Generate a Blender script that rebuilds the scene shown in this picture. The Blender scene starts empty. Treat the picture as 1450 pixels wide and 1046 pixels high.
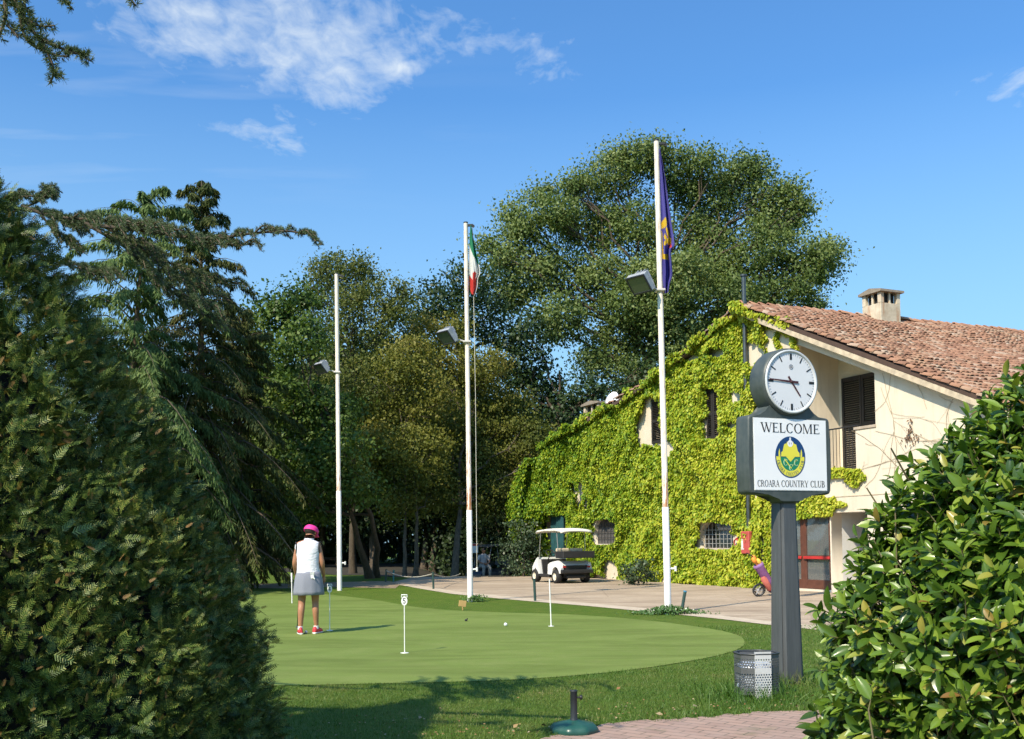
import bpy, bmesh, math, random
import numpy as np
from mathutils import Vector, Matrix
random.seed(5)
rng = np.random.default_rng(11)
PI = math.pi
C = bpy.context.scene.collection
R = math.radians

# ------------------------------------------------------------------ camera
F, HOR, EYE = 1450.0, 765.0, 1.45
PITCH, ROLL = R(2.5), R(-0.6)
CAMR = (Matrix.Rotation(PI/2 + PITCH, 3, 'X') @ Matrix.Rotation(ROLL, 3, 'Z'))
PY0 = HOR - F*math.tan(PITCH)
EYEV = Vector((0, 0, EYE))
def ray(px, py):
    return CAMR @ Vector(((px-725)/F, -(py-PY0)/F, -1))
def G(px, py, z=0.0):
    d = ray(px, py); t = (z-EYE)/d.z
    return EYEV + d*t
def D(px, py, y):
    d = ray(px, py)
    return EYEV + d*(y/d.y)
def proj(p):
    c = CAMR.transposed() @ (Vector(p)-EYEV)
    return 725 + F*c.x/-c.z, PY0 - F*c.y/-c.z
cam = bpy.data.cameras.new('camera'); camo = bpy.data.objects.new('camera', cam); C.objects.link(camo)
camo.matrix_world = Matrix.Translation(EYEV) @ CAMR.to_4x4()
cam.sensor_width = 36; cam.lens = 36*F/1450
cam.shift_y = (PY0-523)/1450
cam.clip_start = 0.05; cam.clip_end = 2000
bpy.context.scene.camera = camo

# ------------------------------------------------------------------ materials
def srgb(r, g, b):
    f = lambda c: (c/255/12.92 if c/255 <= .04045 else ((c/255+.055)/1.055)**2.4)
    return (f(r), f(g), f(b), 1)
def col4(c): return tuple(c) if len(c) == 4 else tuple(c)+(1,)
class NT:
    def __init__(s, name):
        s.m = bpy.data.materials.new(name); s.m.use_nodes = True
        s.t = s.m.node_tree; s.n = s.t.nodes
        s.p = s.n['Principled BSDF']; s.out = s.n['Material Output']
        s._co = None
    def add(s, typ, **kw):
        n = s.n.new(typ)
        for k, v in kw.items():
            if k.startswith('i_'):
                key = k[2:].replace('_', ' ')
                n.inputs[key].default_value = v
            else: setattr(n, k, v)
        return n
    def link(s, a, b): s.t.links.new(a, b)
    def co(s):
        if s._co is None: s._co = s.add('ShaderNodeTexCoord').outputs['Object']
        return s._co
    def mapped(s, scale=(1, 1, 1), rot=(0, 0, 0), loc=(0, 0, 0)):
        m = s.add('ShaderNodeMapping'); m.inputs['Scale'].default_value = scale
        m.inputs['Rotation'].default_value = rot; m.inputs['Location'].default_value = loc
        s.link(s.co(), m.inputs['Vector']); return m.outputs[0]
    def noise(s, scale, detail=4, rough=.55, vec=None, dist=0):
        n = s.add('ShaderNodeTexNoise'); n.inputs['Scale'].default_value = scale
        n.inputs['Detail'].default_value = detail; n.inputs['Roughness'].default_value = rough
        n.inputs['Distortion'].default_value = dist
        s.link(vec if vec is not None else s.co(), n.inputs['Vector']); return n.outputs[0]
    def ramp(s, fac, stops, interp='LINEAR'):
        r = s.add('ShaderNodeValToRGB'); cr = r.color_ramp; cr.interpolation = interp
        while len(cr.elements) < len(stops): cr.elements.new(.5)
        for e, (p, c) in zip(cr.elements, stops):
            e.position = p; e.color = (c, c, c, 1) if isinstance(c, (int, float)) else col4(c)
        s.link(fac, r.inputs[0]); return r.outputs[0]
    def mix(s, fac, a, b, typ='MIX'):
        m = s.add('ShaderNodeMix'); m.data_type = 'RGBA'; m.blend_type = typ
        for sock, v in ((m.inputs[0], fac), (m.inputs[6], a), (m.inputs[7], b)):
            if isinstance(v, (int, float)): sock.default_value = v
            elif isinstance(v, (tuple, list)): sock.default_value = col4(v)
            else: s.link(v, sock)
        return m.outputs[2]
    def math(s, op, a, b=0.0):
        m = s.add('ShaderNodeMath'); m.operation = op
        for sock, v in ((m.inputs[0], a), (m.inputs[1], b)):
            if isinstance(v, (int, float)): sock.default_value = v
            else: s.link(v, sock)
        return m.outputs[0]
    def sep(s, vec):
        n = s.add('ShaderNodeSeparateXYZ'); s.link(vec, n.inputs[0]); return n.outputs
    def bump(s, h, strength=.3, dist=.02):
        b = s.add('ShaderNodeBump'); b.inputs['Strength'].default_value = strength
        b.inputs['Distance'].default_value = dist
        s.link(h, b.inputs['Height']); s.link(b.outputs[0], s.p.inputs['Normal'])
    def base(s, c):
        if isinstance(c, (tuple, list)): s.p.inputs['Base Color'].default_value = col4(c)
        else: s.link(c, s.p.inputs['Base Color'])
    def rough(s, v):
        if isinstance(v, (int, float)): s.p.inputs['Roughness'].default_value = v
        else: s.link(v, s.p.inputs['Roughness'])

def plain(name, c, rough=.55, metal=0, var=.18, vs=6, bump=0, bs=40, spec=.5):
    t = NT(name); c = col4(c)
    n = t.noise(vs, 5)
    lo = tuple(x*(1-var) for x in c[:3]); hi = tuple(min(1, x*(1+var)) for x in c[:3])
    t.base(t.ramp(n, [(.3, lo), (.7, hi)])); t.rough(rough); t.p.inputs['Metallic'].default_value = metal
    t.p.inputs['Specular IOR Level'].default_value = spec
    if bump: t.bump(t.noise(bs, 5), bump)
    return t.m

def foliage(name, cols, rough=.5, trans=.3, scale=.5, spec=.35, tcol=None, patch=.35, noisemix=.5):
    """leaf colours vary leaf by leaf and clump by clump"""
    t = NT(name)
    g = t.add('ShaderNodeNewGeometry').outputs['Random Per Island']
    n = t.noise(scale, 3)
    f = t.mix(noisemix, g, t.ramp(n, [(.3, 0.0), (.7, 1.0)]))
    k = len(cols)
    c = t.ramp(f, [(.12+.76*i/max(1, k-1), x) for i, x in enumerate(cols)])
    t.base(c); t.rough(rough); t.p.inputs['Specular IOR Level'].default_value = spec
    if trans:
        tr = t.add('ShaderNodeBsdfTranslucent')
        tc = t.mix(1.0, c, tcol or (1.25, 1.3, .55), 'MULTIPLY')
        t.link(tc, tr.inputs[0])
        ms = t.add('ShaderNodeMixShader'); ms.inputs[0].default_value = trans
        t.link(t.p.outputs[0], ms.inputs[1]); t.link(tr.outputs[0], ms.inputs[2]); t.link(ms.outputs[0], t.out.inputs[0])
    return t.m

# ------------------------------------------------------------------ object helpers
def tag(o, label=None, cat=None, group=None, kind=None):
    if label: o['label'] = label
    if cat: o['category'] = cat
    if group: o['group'] = group
    if kind: o['kind'] = kind
    return o
def empty(name, loc, label, cat, group=None, rz=0):
    o = bpy.data.objects.new(name, None); C.objects.link(o); o.location = loc
    o.rotation_euler = (0, 0, rz); o.empty_display_size = .1
    return tag(o, label, cat, group)
def link_mesh(name, me, mats, parent=None):
    o = bpy.data.objects.new(name, me)
    for m in (mats if isinstance(mats, (list, tuple)) else [mats]): me.materials.append(m)
    C.objects.link(o)
    if parent is not None: o.parent = parent
    return o
class MB:
    def __init__(s): s.v = []; s.f = []; s.m = []; s.s = []
    def add(s, vs, fs, mat=0, smooth=False):
        b = len(s.v); s.v += [tuple(x) for x in vs]
        for f in fs: s.f.append([b+i for i in f]); s.m.append(mat); s.s.append(smooth)
        return s
    def box(s, c, d, b=.008, rot=None, mat=0, loc=None, seg=1):
        bm = bmesh.new(); bmesh.ops.create_cube(bm, size=1)
        for v in bm.verts: v.co = Vector((v.co.x*d[0], v.co.y*d[1], v.co.z*d[2]))
        if b: bmesh.ops.bevel(bm, geom=list(bm.edges), offset=min(b, min(d)*.45), segments=seg, affect='EDGES', profile=.5)
        bm.verts.index_update(); c = Vector(c)
        vs = [((rot @ v.co) if rot is not None else v.co) + c for v in bm.verts]
        s.add(vs, [[v.index for v in f.verts] for f in bm.faces], mat); bm.free(); return s
    def tube(s, pts, rad, seg=8, mat=0, cap=True, smooth=True, flat=1.0):
        pts = [Vector(p) for p in pts]; n = len(pts)
        if not isinstance(rad, (list, tuple)): rad = [rad]*n
        up = None; vs = []
        for i, p in enumerate(pts):
            a = pts[max(0, i-1)]; b = pts[min(n-1, i+1)]; t = (b-a).normalized()
            if up is None: up = t.orthogonal().normalized() if abs(t.z) > .95 else Vector((0, 0, 1)).cross(t).normalized()
            up = (up - t*up.dot(t)).normalized(); w = t.cross(up)
            for k in range(seg):
                an = 2*PI*k/seg
                vs.append(p + up*math.cos(an)*rad[i] + w*math.sin(an)*rad[i]*flat)
        fs = [[i*seg+k, i*seg+(k+1) % seg, (i+1)*seg+(k+1) % seg, (i+1)*seg+k] for i in range(n-1) for k in range(seg)]
        s.add(vs, fs, mat, smooth)
        if cap:
            s.add(vs[:seg], [list(range(seg))[::-1]], mat); s.add(vs[-seg:], [list(range(seg))], mat)
        return s
    def lathe(s, prof, seg=24, c=(0, 0, 0), rot=None, mat=0, sx=1, sy=1, smooth=True, wob=None, cap=True):
        vs = []; c = Vector(c)
        for j, (r, z) in enumerate(prof):
            for k in range(seg):
                a = 2*PI*k/seg; rr = r*(wob(a, z) if wob else 1)
                p = Vector((rr*math.cos(a)*sx, rr*math.sin(a)*sy, z))
                vs.append(((rot @ p) if rot is not None else p) + c)
        n = len(prof)
        fs = [[i*seg+k, i*seg+(k+1) % seg, (i+1)*seg+(k+1) % seg, (i+1)*seg+k] for i in range(n-1) for k in range(seg)]
        s.add(vs, fs, mat, smooth)
        if cap and prof[0][0] > 1e-4: s.add(vs[:seg], [list(range(seg))[::-1]], mat)
        if cap and prof[-1][0] > 1e-4: s.add(vs[-seg:], [list(range(seg))], mat)
        return s
    def loft(s, rings, mat=0, smooth=True, caps=True):
        n = len(rings[0]); vs = [p for r in rings for p in r]
        fs = [[i*n+k, i*n+(k+1) % n, (i+1)*n+(k+1) % n, (i+1)*n+k] for i in range(len(rings)-1) for k in range(n)]
        s.add(vs, fs, mat, smooth)
        if caps: s.add(rings[0], [list(range(n))[::-1]], mat); s.add(rings[-1], [list(range(n))], mat)
        return s
    def prism(s, poly, fr, d0, d1, mat=0):
        """2d polygon extruded along fr's third axis; fr = (origin, ex, ey, ez)"""
        o, ex, ey, ez = fr
        a = [o+ex*x+ey*y+ez*d0 for x, y in poly]; b = [o+ex*x+ey*y+ez*d1 for x, y in poly]; n = len(poly)
        s.add(a+b, [list(range(n))[::-1], list(range(n, 2*n))] + [[i, (i+1) % n, n+(i+1) % n, n+i] for i in range(n)], mat)
        return s
    def build(s, name, mats, parent=None):
        me = bpy.data.meshes.new(name); me.from_pydata(s.v, [], s.f)
        me.polygons.foreach_set('material_index', s.m); me.polygons.foreach_set('use_smooth', s.s)
        bm = bmesh.new(); bm.from_mesh(me); bmesh.ops.recalc_face_normals(bm, faces=bm.faces); bm.to_mesh(me); bm.free()
        me.update(); return link_mesh(name, me, mats, parent)
XF = (Vector((0, 0, 0)), Vector((1, 0, 0)), Vector((0, 1, 0)), Vector((0, 0, 1)))

def scatter(name, tv, tf, P, M3, S, mats, parent=None, smooth=False, midx=None):
    """one mesh made of many small faces: template tv/tf placed at P with 3x3 frames M3 and sizes S"""
    tv = np.asarray(tv, float); tf = np.asarray(tf, int); n = len(P); k = len(tv); m, c = tf.shape
    S = np.asarray(S, float)
    if S.ndim == 1: S = S[:, None]
    V = np.einsum('nij,nkj->nki', M3, tv[None]*S[:, None, :]) + P[:, None, :]
    Fi = (tf[None] + (np.arange(n)*k)[:, None, None]).reshape(-1)
    me = bpy.data.meshes.new(name)
    me.vertices.add(n*k); me.vertices.foreach_set('co', V.reshape(-1).astype(np.float32))
    me.loops.add(len(Fi)); me.loops.foreach_set('vertex_index', Fi.astype(np.int32))
    me.polygons.add(n*m); me.polygons.foreach_set('loop_start', (np.arange(n*m)*c).astype(np.int32))
    if smooth: me.polygons.foreach_set('use_smooth', np.ones(n*m, bool))
    if midx is not None: me.polygons.foreach_set('material_index', np.repeat(midx, m).astype(np.int32))
    me.update(calc_edges=True)
    return link_mesh(name, me, mats, parent)
def nrm(a): return a/np.maximum(1e-9, np.linalg.norm(a, axis=-1, keepdims=True))
def frames(axis, normal):
    y = nrm(axis); z = nrm(normal - y*np.sum(normal*y, -1, keepdims=True)); x = np.cross(y, z)
    return np.stack([x, y, z], -1)
def rdir(n): return nrm(rng.normal(size=(n, 3)))
LEAF = ([(0, 0, 0), (.33, .42, .06), (0, 1, -.05), (-.33, .42, .06)], [(0, 1, 2, 3)])
LEAF6 = ([(0, 0, 0), (.3, .25, .06), (.3, .62, .05), (0, 1, -.08), (-.3, .62, .05), (-.3, .25, .06), (0, .45, -.02)],
         [(0, 1, 6), (1, 2, 6), (2, 3, 6), (3, 4, 6), (4, 5, 6), (5, 0, 6)])
NEEDLE = ([(-.5, 0, 0), (.5, 0, 0), (.25, 1, 0), (-.25, 1, 0)], [(0, 1, 2, 3)])

def poly_plate(name, outer, holes, thick, mats, parent=None, seg=0):
    """flat plate in xz plane (x=u, z), from y=0 to y=thick, with holes"""
    cu = bpy.data.curves.new('tmp', 'CURVE'); cu.dimensions = '2D'; cu.fill_mode = 'BOTH'; cu.extrude = thick/2
    for poly in [outer]+holes:
        sp = cu.splines.new('POLY'); sp.points.add(len(poly)-1); sp.use_cyclic_u = True
        for pt, (x, y) in zip(sp.points, poly): pt.co = (x, y, 0, 1)
    ob = bpy.data.objects.new('tmp', cu); C.objects.link(ob)
    me = bpy.data.meshes.new_from_object(ob.evaluated_get(bpy.context.evaluated_depsgraph_get()))
    bpy.data.objects.remove(ob); bpy.data.curves.remove(cu)
    me.materials.clear()
    me.transform(Matrix.Translation((0, thick/2, 0)) @ Matrix.Rotation(PI/2, 4, 'X')); me.name = name
    return link_mesh(name, me, mats, parent)
def smoothpoly(pts, n=6, closed=True):
    out = []; N = len(pts)
    for i in range(N if closed else N-1):
        p0, p1, p2, p3 = (np.array(pts[(i+k) % N] if closed else pts[min(max(i+k, 0), N-1)], float) for k in (-1, 0, 1, 2))
        for j in range(n):
            t = j/n
            out.append(tuple(.5*((2*p1)+(-p0+p2)*t+(2*p0-5*p1+4*p2-p3)*t*t+(-p0+3*p1-3*p2+p3)*t**3)))
    if not closed: out.append(tuple(pts[-1]))
    return out

# ------------------------------------------------------------------ light and sky
ELEV = R(43); SUNH = Vector((.60, .80, 0)).normalized()           # horizontal travel of the light
sun = bpy.data.lights.new('sun', 'SUN'); suno = bpy.data.objects.new('sun', sun); C.objects.link(suno)
sun.energy = 5.0; sun.angle = R(.55); sun.color = (1, .87, .66)
ld = Vector((SUNH.x*math.cos(ELEV), SUNH.y*math.cos(ELEV), -math.sin(ELEV)))
suno.rotation_euler = ld.to_track_quat('-Z', 'Y').to_euler()
W = bpy.data.worlds.new('World'); bpy.context.scene.world = W; W.use_nodes = True
wt = W.node_tree; wn = wt.nodes; bg = wn['Background']
def wadd(t, **k):
    n = wn.new(t)
    for a, b in k.items(): setattr(n, a, b)
    return n
sky = wadd('ShaderNodeTexSky', sky_type='NISHITA'); sky.sun_disc = False
sky.sun_elevation = ELEV; sky.sun_rotation = math.atan2(-SUNH.x, -SUNH.y)
sky.air_density = 1.25; sky.dust_density = 2.0; sky.ozone_density = 3.0
hs = wadd('ShaderNodeMix', data_type='RGBA', blend_type='MULTIPLY'); hs.inputs[0].default_value = 1
wt.links.new(sky.outputs[0], hs.inputs[6]); hs.inputs[7].default_value = (.80, 1.40, 1.93, 1)
tc = wadd('ShaderNodeTexCoord'); sp = wadd('ShaderNodeSeparateXYZ'); wt.links.new(tc.outputs['Generated'], sp.inputs[0])
def wmath(op, a, b=0.0, clamp=False):
    m = wadd('ShaderNodeMath', operation=op); m.use_clamp = clamp
    for s_, v in ((m.inputs[0], a), (m.inputs[1], b)):
        if isinstance(v, (int, float)): s_.default_value = v
        else: wt.links.new(v, s_)
    return m.outputs[0]
zz = wmath('MAXIMUM', sp.outputs[2], .03)
cx, cy = wmath('DIVIDE', sp.outputs[0], zz), wmath('DIVIDE', sp.outputs[1], zz)
cb = wadd('ShaderNodeCombineXYZ'); wt.links.new(cx, cb.inputs[0]); wt.links.new(cy, cb.inputs[1])
def wnoise(scale, detail, rough, sx=1, sy=1, rot=0, dist=0.0):
    mp = wadd('ShaderNodeMapping'); mp.inputs['Scale'].default_value = (sx, sy, 1); mp.inputs['Rotation'].default_value = (0, 0, rot)
    wt.links.new(cb.outputs[0], mp.inputs[0])
    n = wadd('ShaderNodeTexNoise'); n.inputs['Scale'].default_value = scale; n.inputs['Detail'].default_value = detail
    n.inputs['Roughness'].default_value = rough; n.inputs['Distortion'].default_value = dist
    wt.links.new(mp.outputs[0], n.inputs['Vector']); return n.outputs[0]
def wblob(px, py, sx, sy):
    """soft patch of the cloud layer round one sky direction"""
    d = ray(px, py); d = d/d.z
    a = wmath('DIVIDE', wmath('SUBTRACT', cx, d.x), sx); b = wmath('DIVIDE', wmath('SUBTRACT', cy, d.y), sy)
    q = wmath('ADD', wmath('MULTIPLY', a, a), wmath('MULTIPLY', b, b))
    return wmath('POWER', 2.718, wmath('MULTIPLY', q, -1.0))
msk = wblob(420, 55, .36, .26)
for b in ((500, 40, .18, .2), (370, 180, .22, .16), (330, 60, .3, .14), (480, 110, .14, .2), (790, 85, .16, .16), (1440, 110, .14, .3), (720, 60, .2, .08), (575, 95, .07, .06), (400, 205, .12, .10), (540, 90, .1, .12), (815, 100, .06, .05), (300, 20, .2, .12)):
    msk = wmath('MAXIMUM', msk, wmath('MULTIPLY', wblob(*b), .95 if b[0] < 600 and b[1] < 150 else .60))
cn = wmath('ADD', wmath('MULTIPLY', wnoise(6.2, 8, .60, 1, .55, .35, .5), .50), wmath('MULTIPLY', wnoise(17, 7, .58, 1, .62, .3, .4), .50))
cl = wmath('SUBTRACT', wmath('ADD', cn, wmath('MULTIPLY', msk, .42)), .71)
cl = wmath('MULTIPLY', cl, 3.0, True)
cl = wmath('MULTIPLY', cl, .86)
wisp = wmath('MULTIPLY', wmath('SUBTRACT', wnoise(1.3, 5, .5, 1, 3.2, -.25, .3), .52, True), wmath('MULTIPLY', wblob(120, 150, .6, .5), 1.6))
cl = wmath('MAXIMUM', cl, wisp)
hz = wadd('ShaderNodeMix', data_type='RGBA')                      # paler air low in the sky
wt.links.new(wmath('MULTIPLY', wmath('SUBTRACT', 1.0, wmath('DIVIDE', sp.outputs[2], .40), True), .85), hz.inputs[0])
wt.links.new(hs.outputs[2], hz.inputs[6]); hz.inputs[7].default_value = (4.3, 7.0, 8.9, 1)
mx = wadd('ShaderNodeMix', data_type='RGBA'); wt.links.new(cl, mx.inputs[0]); wt.links.new(hz.outputs[2], mx.inputs[6])
mx.inputs[7].default_value = (7.4, 8.2, 8.9, 1)
wt.links.new(mx.outputs[2], bg.inputs['Color']); bg.inputs['Strength'].default_value = .084
vs_ = bpy.context.scene.view_settings
vs_.view_transform = 'Standard'; vs_.look = 'None'; vs_.exposure = 0.42; vs_.gamma = 1
try: vs_.use_curve_mapping = False
except Exception: pass
cy_ = bpy.context.scene.cycles
cy_.max_bounces = 6; cy_.diffuse_bounces = 3; cy_.glossy_bounces = 3; cy_.transmission_bounces = 4; cy_.transparent_max_bounces = 8
cy_.use_denoising = True; cy_.denoising_prefilter = 'NONE'; cy_.denoising_input_passes = 'RGB_ALBEDO_NORMAL'; cy_.sample_clamp_indirect = 4.0; cy_.use_light_tree = False
cy_.caustics_reflective = False; cy_.caustics_refractive = False

# ------------------------------------------------------------------ ground
def sm(x): x = max(0, min(1, x)); return x*x*(3-2*x)
def gz(x, y):
    """the ground is level; it only falls away a little where the track leaves round the house"""
    return -.55*sm((y-42.2)/3.5)*sm((x+6)/3)*sm((1.6-x)/1.5)
def grassmat(name, a, b, c, s1, s2, bump=.5, streak=None):
    t = NT(name)
    n1 = t.noise(s1, 5, .6); n2 = t.noise(s2, 6, .7)
    k = t.mix(t.ramp(n1, [(.32, 0.0), (.68, 1.0)]), a, b)
    k = t.mix(t.ramp(n2, [(.42, 0.0), (.7, 1.0)]), k, c)
    n3 = t.noise(160, 3, .7)
    k = t.mix(t.ramp(n3, [(.3, .8), (.7, 0.0)]), k, tuple(x*.45 for x in a))
    if streak:
        sv = t.mapped((.45, 1.5, 1), (0, 0, R(7)))
        k = t.mix(t.ramp(t.noise(.9, 5, .65, sv, .8), [(.44, 0.0), (.64, .75)]), k, streak); k = t.mix(t.ramp(t.noise(3.2, 6, .75, t.mapped((.7, 1.3, 1))), [(.42, 0.0), (.70, .75)]), k, tuple(x*.72 for x in a))
    t.base(k); t.rough(.75); t.p.inputs['Specular IOR Level'].default_value = .2
    t.bump(t.noise(90, 4, .8), bump, .03)
    return t.m
m_lawn = grassmat('lawn_grass', (.092, .172, .015), (.130, .215, .021), (.185, .225, .038), .5, 3.0, .8)
m_green = grassmat('cut_green_grass', (.192, .268, .056), (.232, .312, .070), (.258, .306, .090), .35, 2.6, .12, (.098, .136, .024))
gxs = sorted(set([-400, -250, -150, -90, -60, -40, -30, -24] + [round(-20+.8*i, 2) for i in range(51)] + [24, 30, 40, 60, 90, 150, 250, 400]))
gys = sorted(set([-400, -200, -100, -50, -20, -8] + [i*4 for i in range(0, 10)] + [round(38+.5*i, 2) for i in range(25)] + [52, 56, 60, 70, 80, 100, 130, 200, 300, 500, 900]))
mb = MB(); nx = len(gxs)
mb.add([(x, y, gz(x, y)) for y in gys for x in gxs], [[j*nx+i, j*nx+i+1, (j+1)*nx+i+1, (j+1)*nx+i] for j in range(len(gys)-1) for i in range(nx-1)], 0, True)
tag(mb.build('lawn', m_lawn), kind='structure')
def sheet(name, poly, z, mat, thick=None):
    bm = bmesh.new(); vs = [bm.verts.new((x, y, z)) for x, y in poly]
    f = bm.faces.new(vs)
    if f.normal.z < 0: f.normal_flip()
    bmesh.ops.triangulate(bm, faces=[f])
    me = bpy.data.meshes.new(name); bm.to_mesh(me); bm.free()
    return tag(link_mesh(name, me, mat), kind='structure')
gp = lambda pts: [tuple(G(x, y).xy) for x, y in pts]
green_px = [(250, 840), (345, 837), (430, 839), (520, 848), (600, 861), (700, 867), (800, 870), (900, 877), (990, 888), (1040, 898), (1054, 908), (1046, 919), (1000, 932), (900, 948), (800, 958), (700, 964), (550, 968), (400, 971), (250, 972)]
gpoly = gp(green_px)
gpoly = [(-9.5, gpoly[-1][1]+1.2), (-11.5, 20)] + gpoly
sheet('putting_green', smoothpoly(gpoly, 5), .006, m_green)
# track round the club house
t = NT('worn_track')
n1 = t.noise(.45, 5, .6); n2 = t.noise(5, 6, .7)
k = t.ramp(n1, [(.3, (.31, .235, .165)), (.52, (.44, .345, .25)), (.72, (.52, .425, .32))])
k = t.mix(t.ramp(n2, [(.35, .5), (.65, 0.0)]), k, (.31, .235, .17)); k = t.mix(t.ramp(t.noise(1.2, 4, .6, t.mapped((.35, 1.6, 1), (0, 0, R(-14)))), [(.48, 0.0), (.66, .65)]), k, (.22, .16, .11)); k = t.mix(t.ramp(t.noise(2.6, 6, .75), [(.60, 0.0), (.70, .5)]), k, (.17, .13, .095))
vo = t.add('ShaderNodeTexVoronoi', feature='DISTANCE_TO_EDGE'); vo.inputs['Scale'].default_value = .38
t.link(t.mapped((1, .7, 1)), vo.inputs['Vector'])
k = t.mix(t.ramp(vo.outputs[0], [(0.0, .35), (.007, 0.0)]), k, (.17, .125, .09))
t.base(k); t.rough(.9); t.bump(t.noise(60, 5, .7), .35, .02); m_track = t.m
near_px = [(548, 826), (570, 829), (600, 834.5), (640, 841), (700, 847), (757, 852), (830, 858), (941, 868.5), (1015, 876), (1093, 885.5), (1152, 891.5), (1300, 905), (1500, 925)]
near = gp(near_px)
far = [(22, 8), (16, 22), (13, 37), (4.5, 41.5), (-4, 42.2)]
sheet('track', near + far, .004, m_track)
t = NT('pale_gutter'); k = t.ramp(t.noise(3, 6, .7), [(.3, (.42, .34, .25)), (.7, (.58, .49, .38))]); t.base(k); t.rough(.9); t.bump(t.noise(50, 4), .3); m_gut = t.m
ins = [(x+.1, y+.95+max(0, (y-22))*.05) for x, y in near]
mb = MB(); n = len(near)
mb.add([(x, y, .008) for x, y in near[1:]] + [(x, y, .008) for x, y in ins[1:]], [[i, i+1, n-1+i+1, n-1+i] for i in range(n-2)])
tag(mb.build('pavement', m_gut), kind='structure')
t = NT('dry_earth'); k = t.ramp(t.noise(1.5, 6, .7), [(.3, (.17, .125, .075)), (.55, (.29, .22, .145)), (.75, (.16, .17, .06))]); t.base(k); t.rough(.95); m_earth = t.m
sheet('dirt_path', gp([(250, 829), (330, 832.5), (400, 833), (470, 831), (560, 833), (566, 828), (552, 822.5), (480, 824), (400, 826.5), (330, 826), (250, 826)]), .0045, m_earth)
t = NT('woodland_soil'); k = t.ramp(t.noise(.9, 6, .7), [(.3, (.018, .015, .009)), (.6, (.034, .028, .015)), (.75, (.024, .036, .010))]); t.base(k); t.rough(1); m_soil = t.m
# soil under the trees, following the fall of the ground
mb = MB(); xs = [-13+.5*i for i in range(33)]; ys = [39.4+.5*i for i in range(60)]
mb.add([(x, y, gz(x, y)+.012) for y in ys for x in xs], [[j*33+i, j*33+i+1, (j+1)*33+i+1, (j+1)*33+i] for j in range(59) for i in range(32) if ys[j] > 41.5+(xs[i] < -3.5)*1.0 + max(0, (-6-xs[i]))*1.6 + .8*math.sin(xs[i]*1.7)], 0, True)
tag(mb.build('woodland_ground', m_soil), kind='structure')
# block paving in front
t = NT('clay_block_paving')
br = t.add('ShaderNodeTexBrick'); br.offset = .5
br.inputs['Scale'].default_value = 1; br.inputs['Brick Width'].default_value = .21; br.inputs['Row Height'].default_value = .105
br.inputs['Mortar Size'].default_value = .007; br.inputs['Mortar Smooth'].default_value = .3; br.inputs['Bias'].default_value = -.2
br.inputs['Color1'].default_value = (.37, .24, .185, 1); br.inputs['Color2'].default_value = (.275, .18, .145, 1); br.inputs['Mortar'].default_value = (.085, .075, .05, 1)
t.link(t.mapped((1, 1, 1), (0, 0, R(38))), br.inputs['Vector'])
k = t.mix(t.ramp(t.noise(3.5, 6, .7), [(.35, 0.0), (.7, .6)]), br.outputs[0], (.38, .28, .235))
k = t.mix(t.ramp(t.noise(1.3, 5, .7), [(.54, 0.0), (.70, .75)]), k, (.10, .12, .045))
t.base(k); t.rough(.85); t.bump(br.outputs['Fac'], -.6, .006); m_pav = t.m
pav_px = [(768, 1046), (800, 1037), (850, 1027), (880, 1022), (930, 1019.5), (985, 1016), (1040, 1011), (1090, 1007.5), (1150, 1006), (1230, 1005), (1400, 1004)]
pav = gp(pav_px); rr = random.Random(3)
pv = []
for (x0, y0), (x1, y1) in zip(pav, pav[1:]):
    for j in range(7): a = j/7; pv.append((x0+(x1-x0)*a+rr.uniform(-.02, .02), y0+(y1-y0)*a+rr.uniform(-.04, .04)))
sheet('paving', pv + [(9, 8.6), (9, -3), (-.6, -3), (-.35, 5.5)], .003, m_pav)

# ------------------------------------------------------------------ house
W0 = G(755, 813); W1 = G(1180, 839)
EU = (W1-W0).normalized(); EN = Vector((-EU.y, EU.x, 0)); HA = math.atan2(EU.y, EU.x)
def hw(px, py, off=0.0):
    d = ray(px, py); tt = ((W0-EYEV).dot(EN)+off)/d.dot(EN); p = EYEV+d*tt-W0
    return (p.dot(EU), p.z)
def hworld(u, v, z): return W0+EU*u+EN*v+Vector((0, 0, z))
def hrect(x0, y0, x1, y1, off=0.0):
    a = hw(x0, (y0+y1)/2, off)[0]; b = hw(x1, (y0+y1)/2, off)[0]
    zt = hw((x0+x1)/2, y0, off)[1]; zb = hw((x0+x1)/2, y1, off)[1]
    return a, zb, b, zt
house = empty('country_house', W0, 'cream country house with ivy gable, clay tile roof and dark shutters', 'house', rz=HA)
t = NT('cream_render')
k = t.ramp(t.noise(.8, 5, .6), [(.3, (.60, .52, .41)), (.7, (.69, .615, .50))])
st = t.noise(1.0, 5, .7, t.mapped((3.2, 3.2, .35)))
k = t.mix(t.ramp(st, [(.52, 0.0), (.78, .6)]), k, (.43, .36, .26))
k = t.mix(t.ramp(t.noise(9, 5, .7), [(.62, 0.0), (.8, .4)]), k, (.74, .66, .52))
t.base(k); t.rough(.92); t.bump(t.noise(14, 6, .7), .25, .02); m_cream = t.m
m_shut = plain('dark_shutter_paint', (.022, .018, .016), .55)
m_iron = plain('black_iron', (.02, .02, .022), .5)
m_brown = plain('brown_door_wood', (.105, .040, .026), .4, vs=9)
m_dark = plain('dark_room', (.012, .012, .013), .8)
t = NT('window_glass'); t.base((.02, .025, .03)); t.rough(.06); t.p.inputs['Specular IOR Level'].default_value = .9; m_glass = t.m
m_white = plain('white_paint', (.74, .74, .72), .5, var=.05)
AP = hw(1058, 434)
SR = (hw(1400, 558)[1]-AP[1])/(hw(1400, 558)[0]-AP[0])
UEND = 24.4
U0 = hw(773, 640)[0]; roofline = [(U0, hw(773, 640)[1]-.12)]
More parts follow.
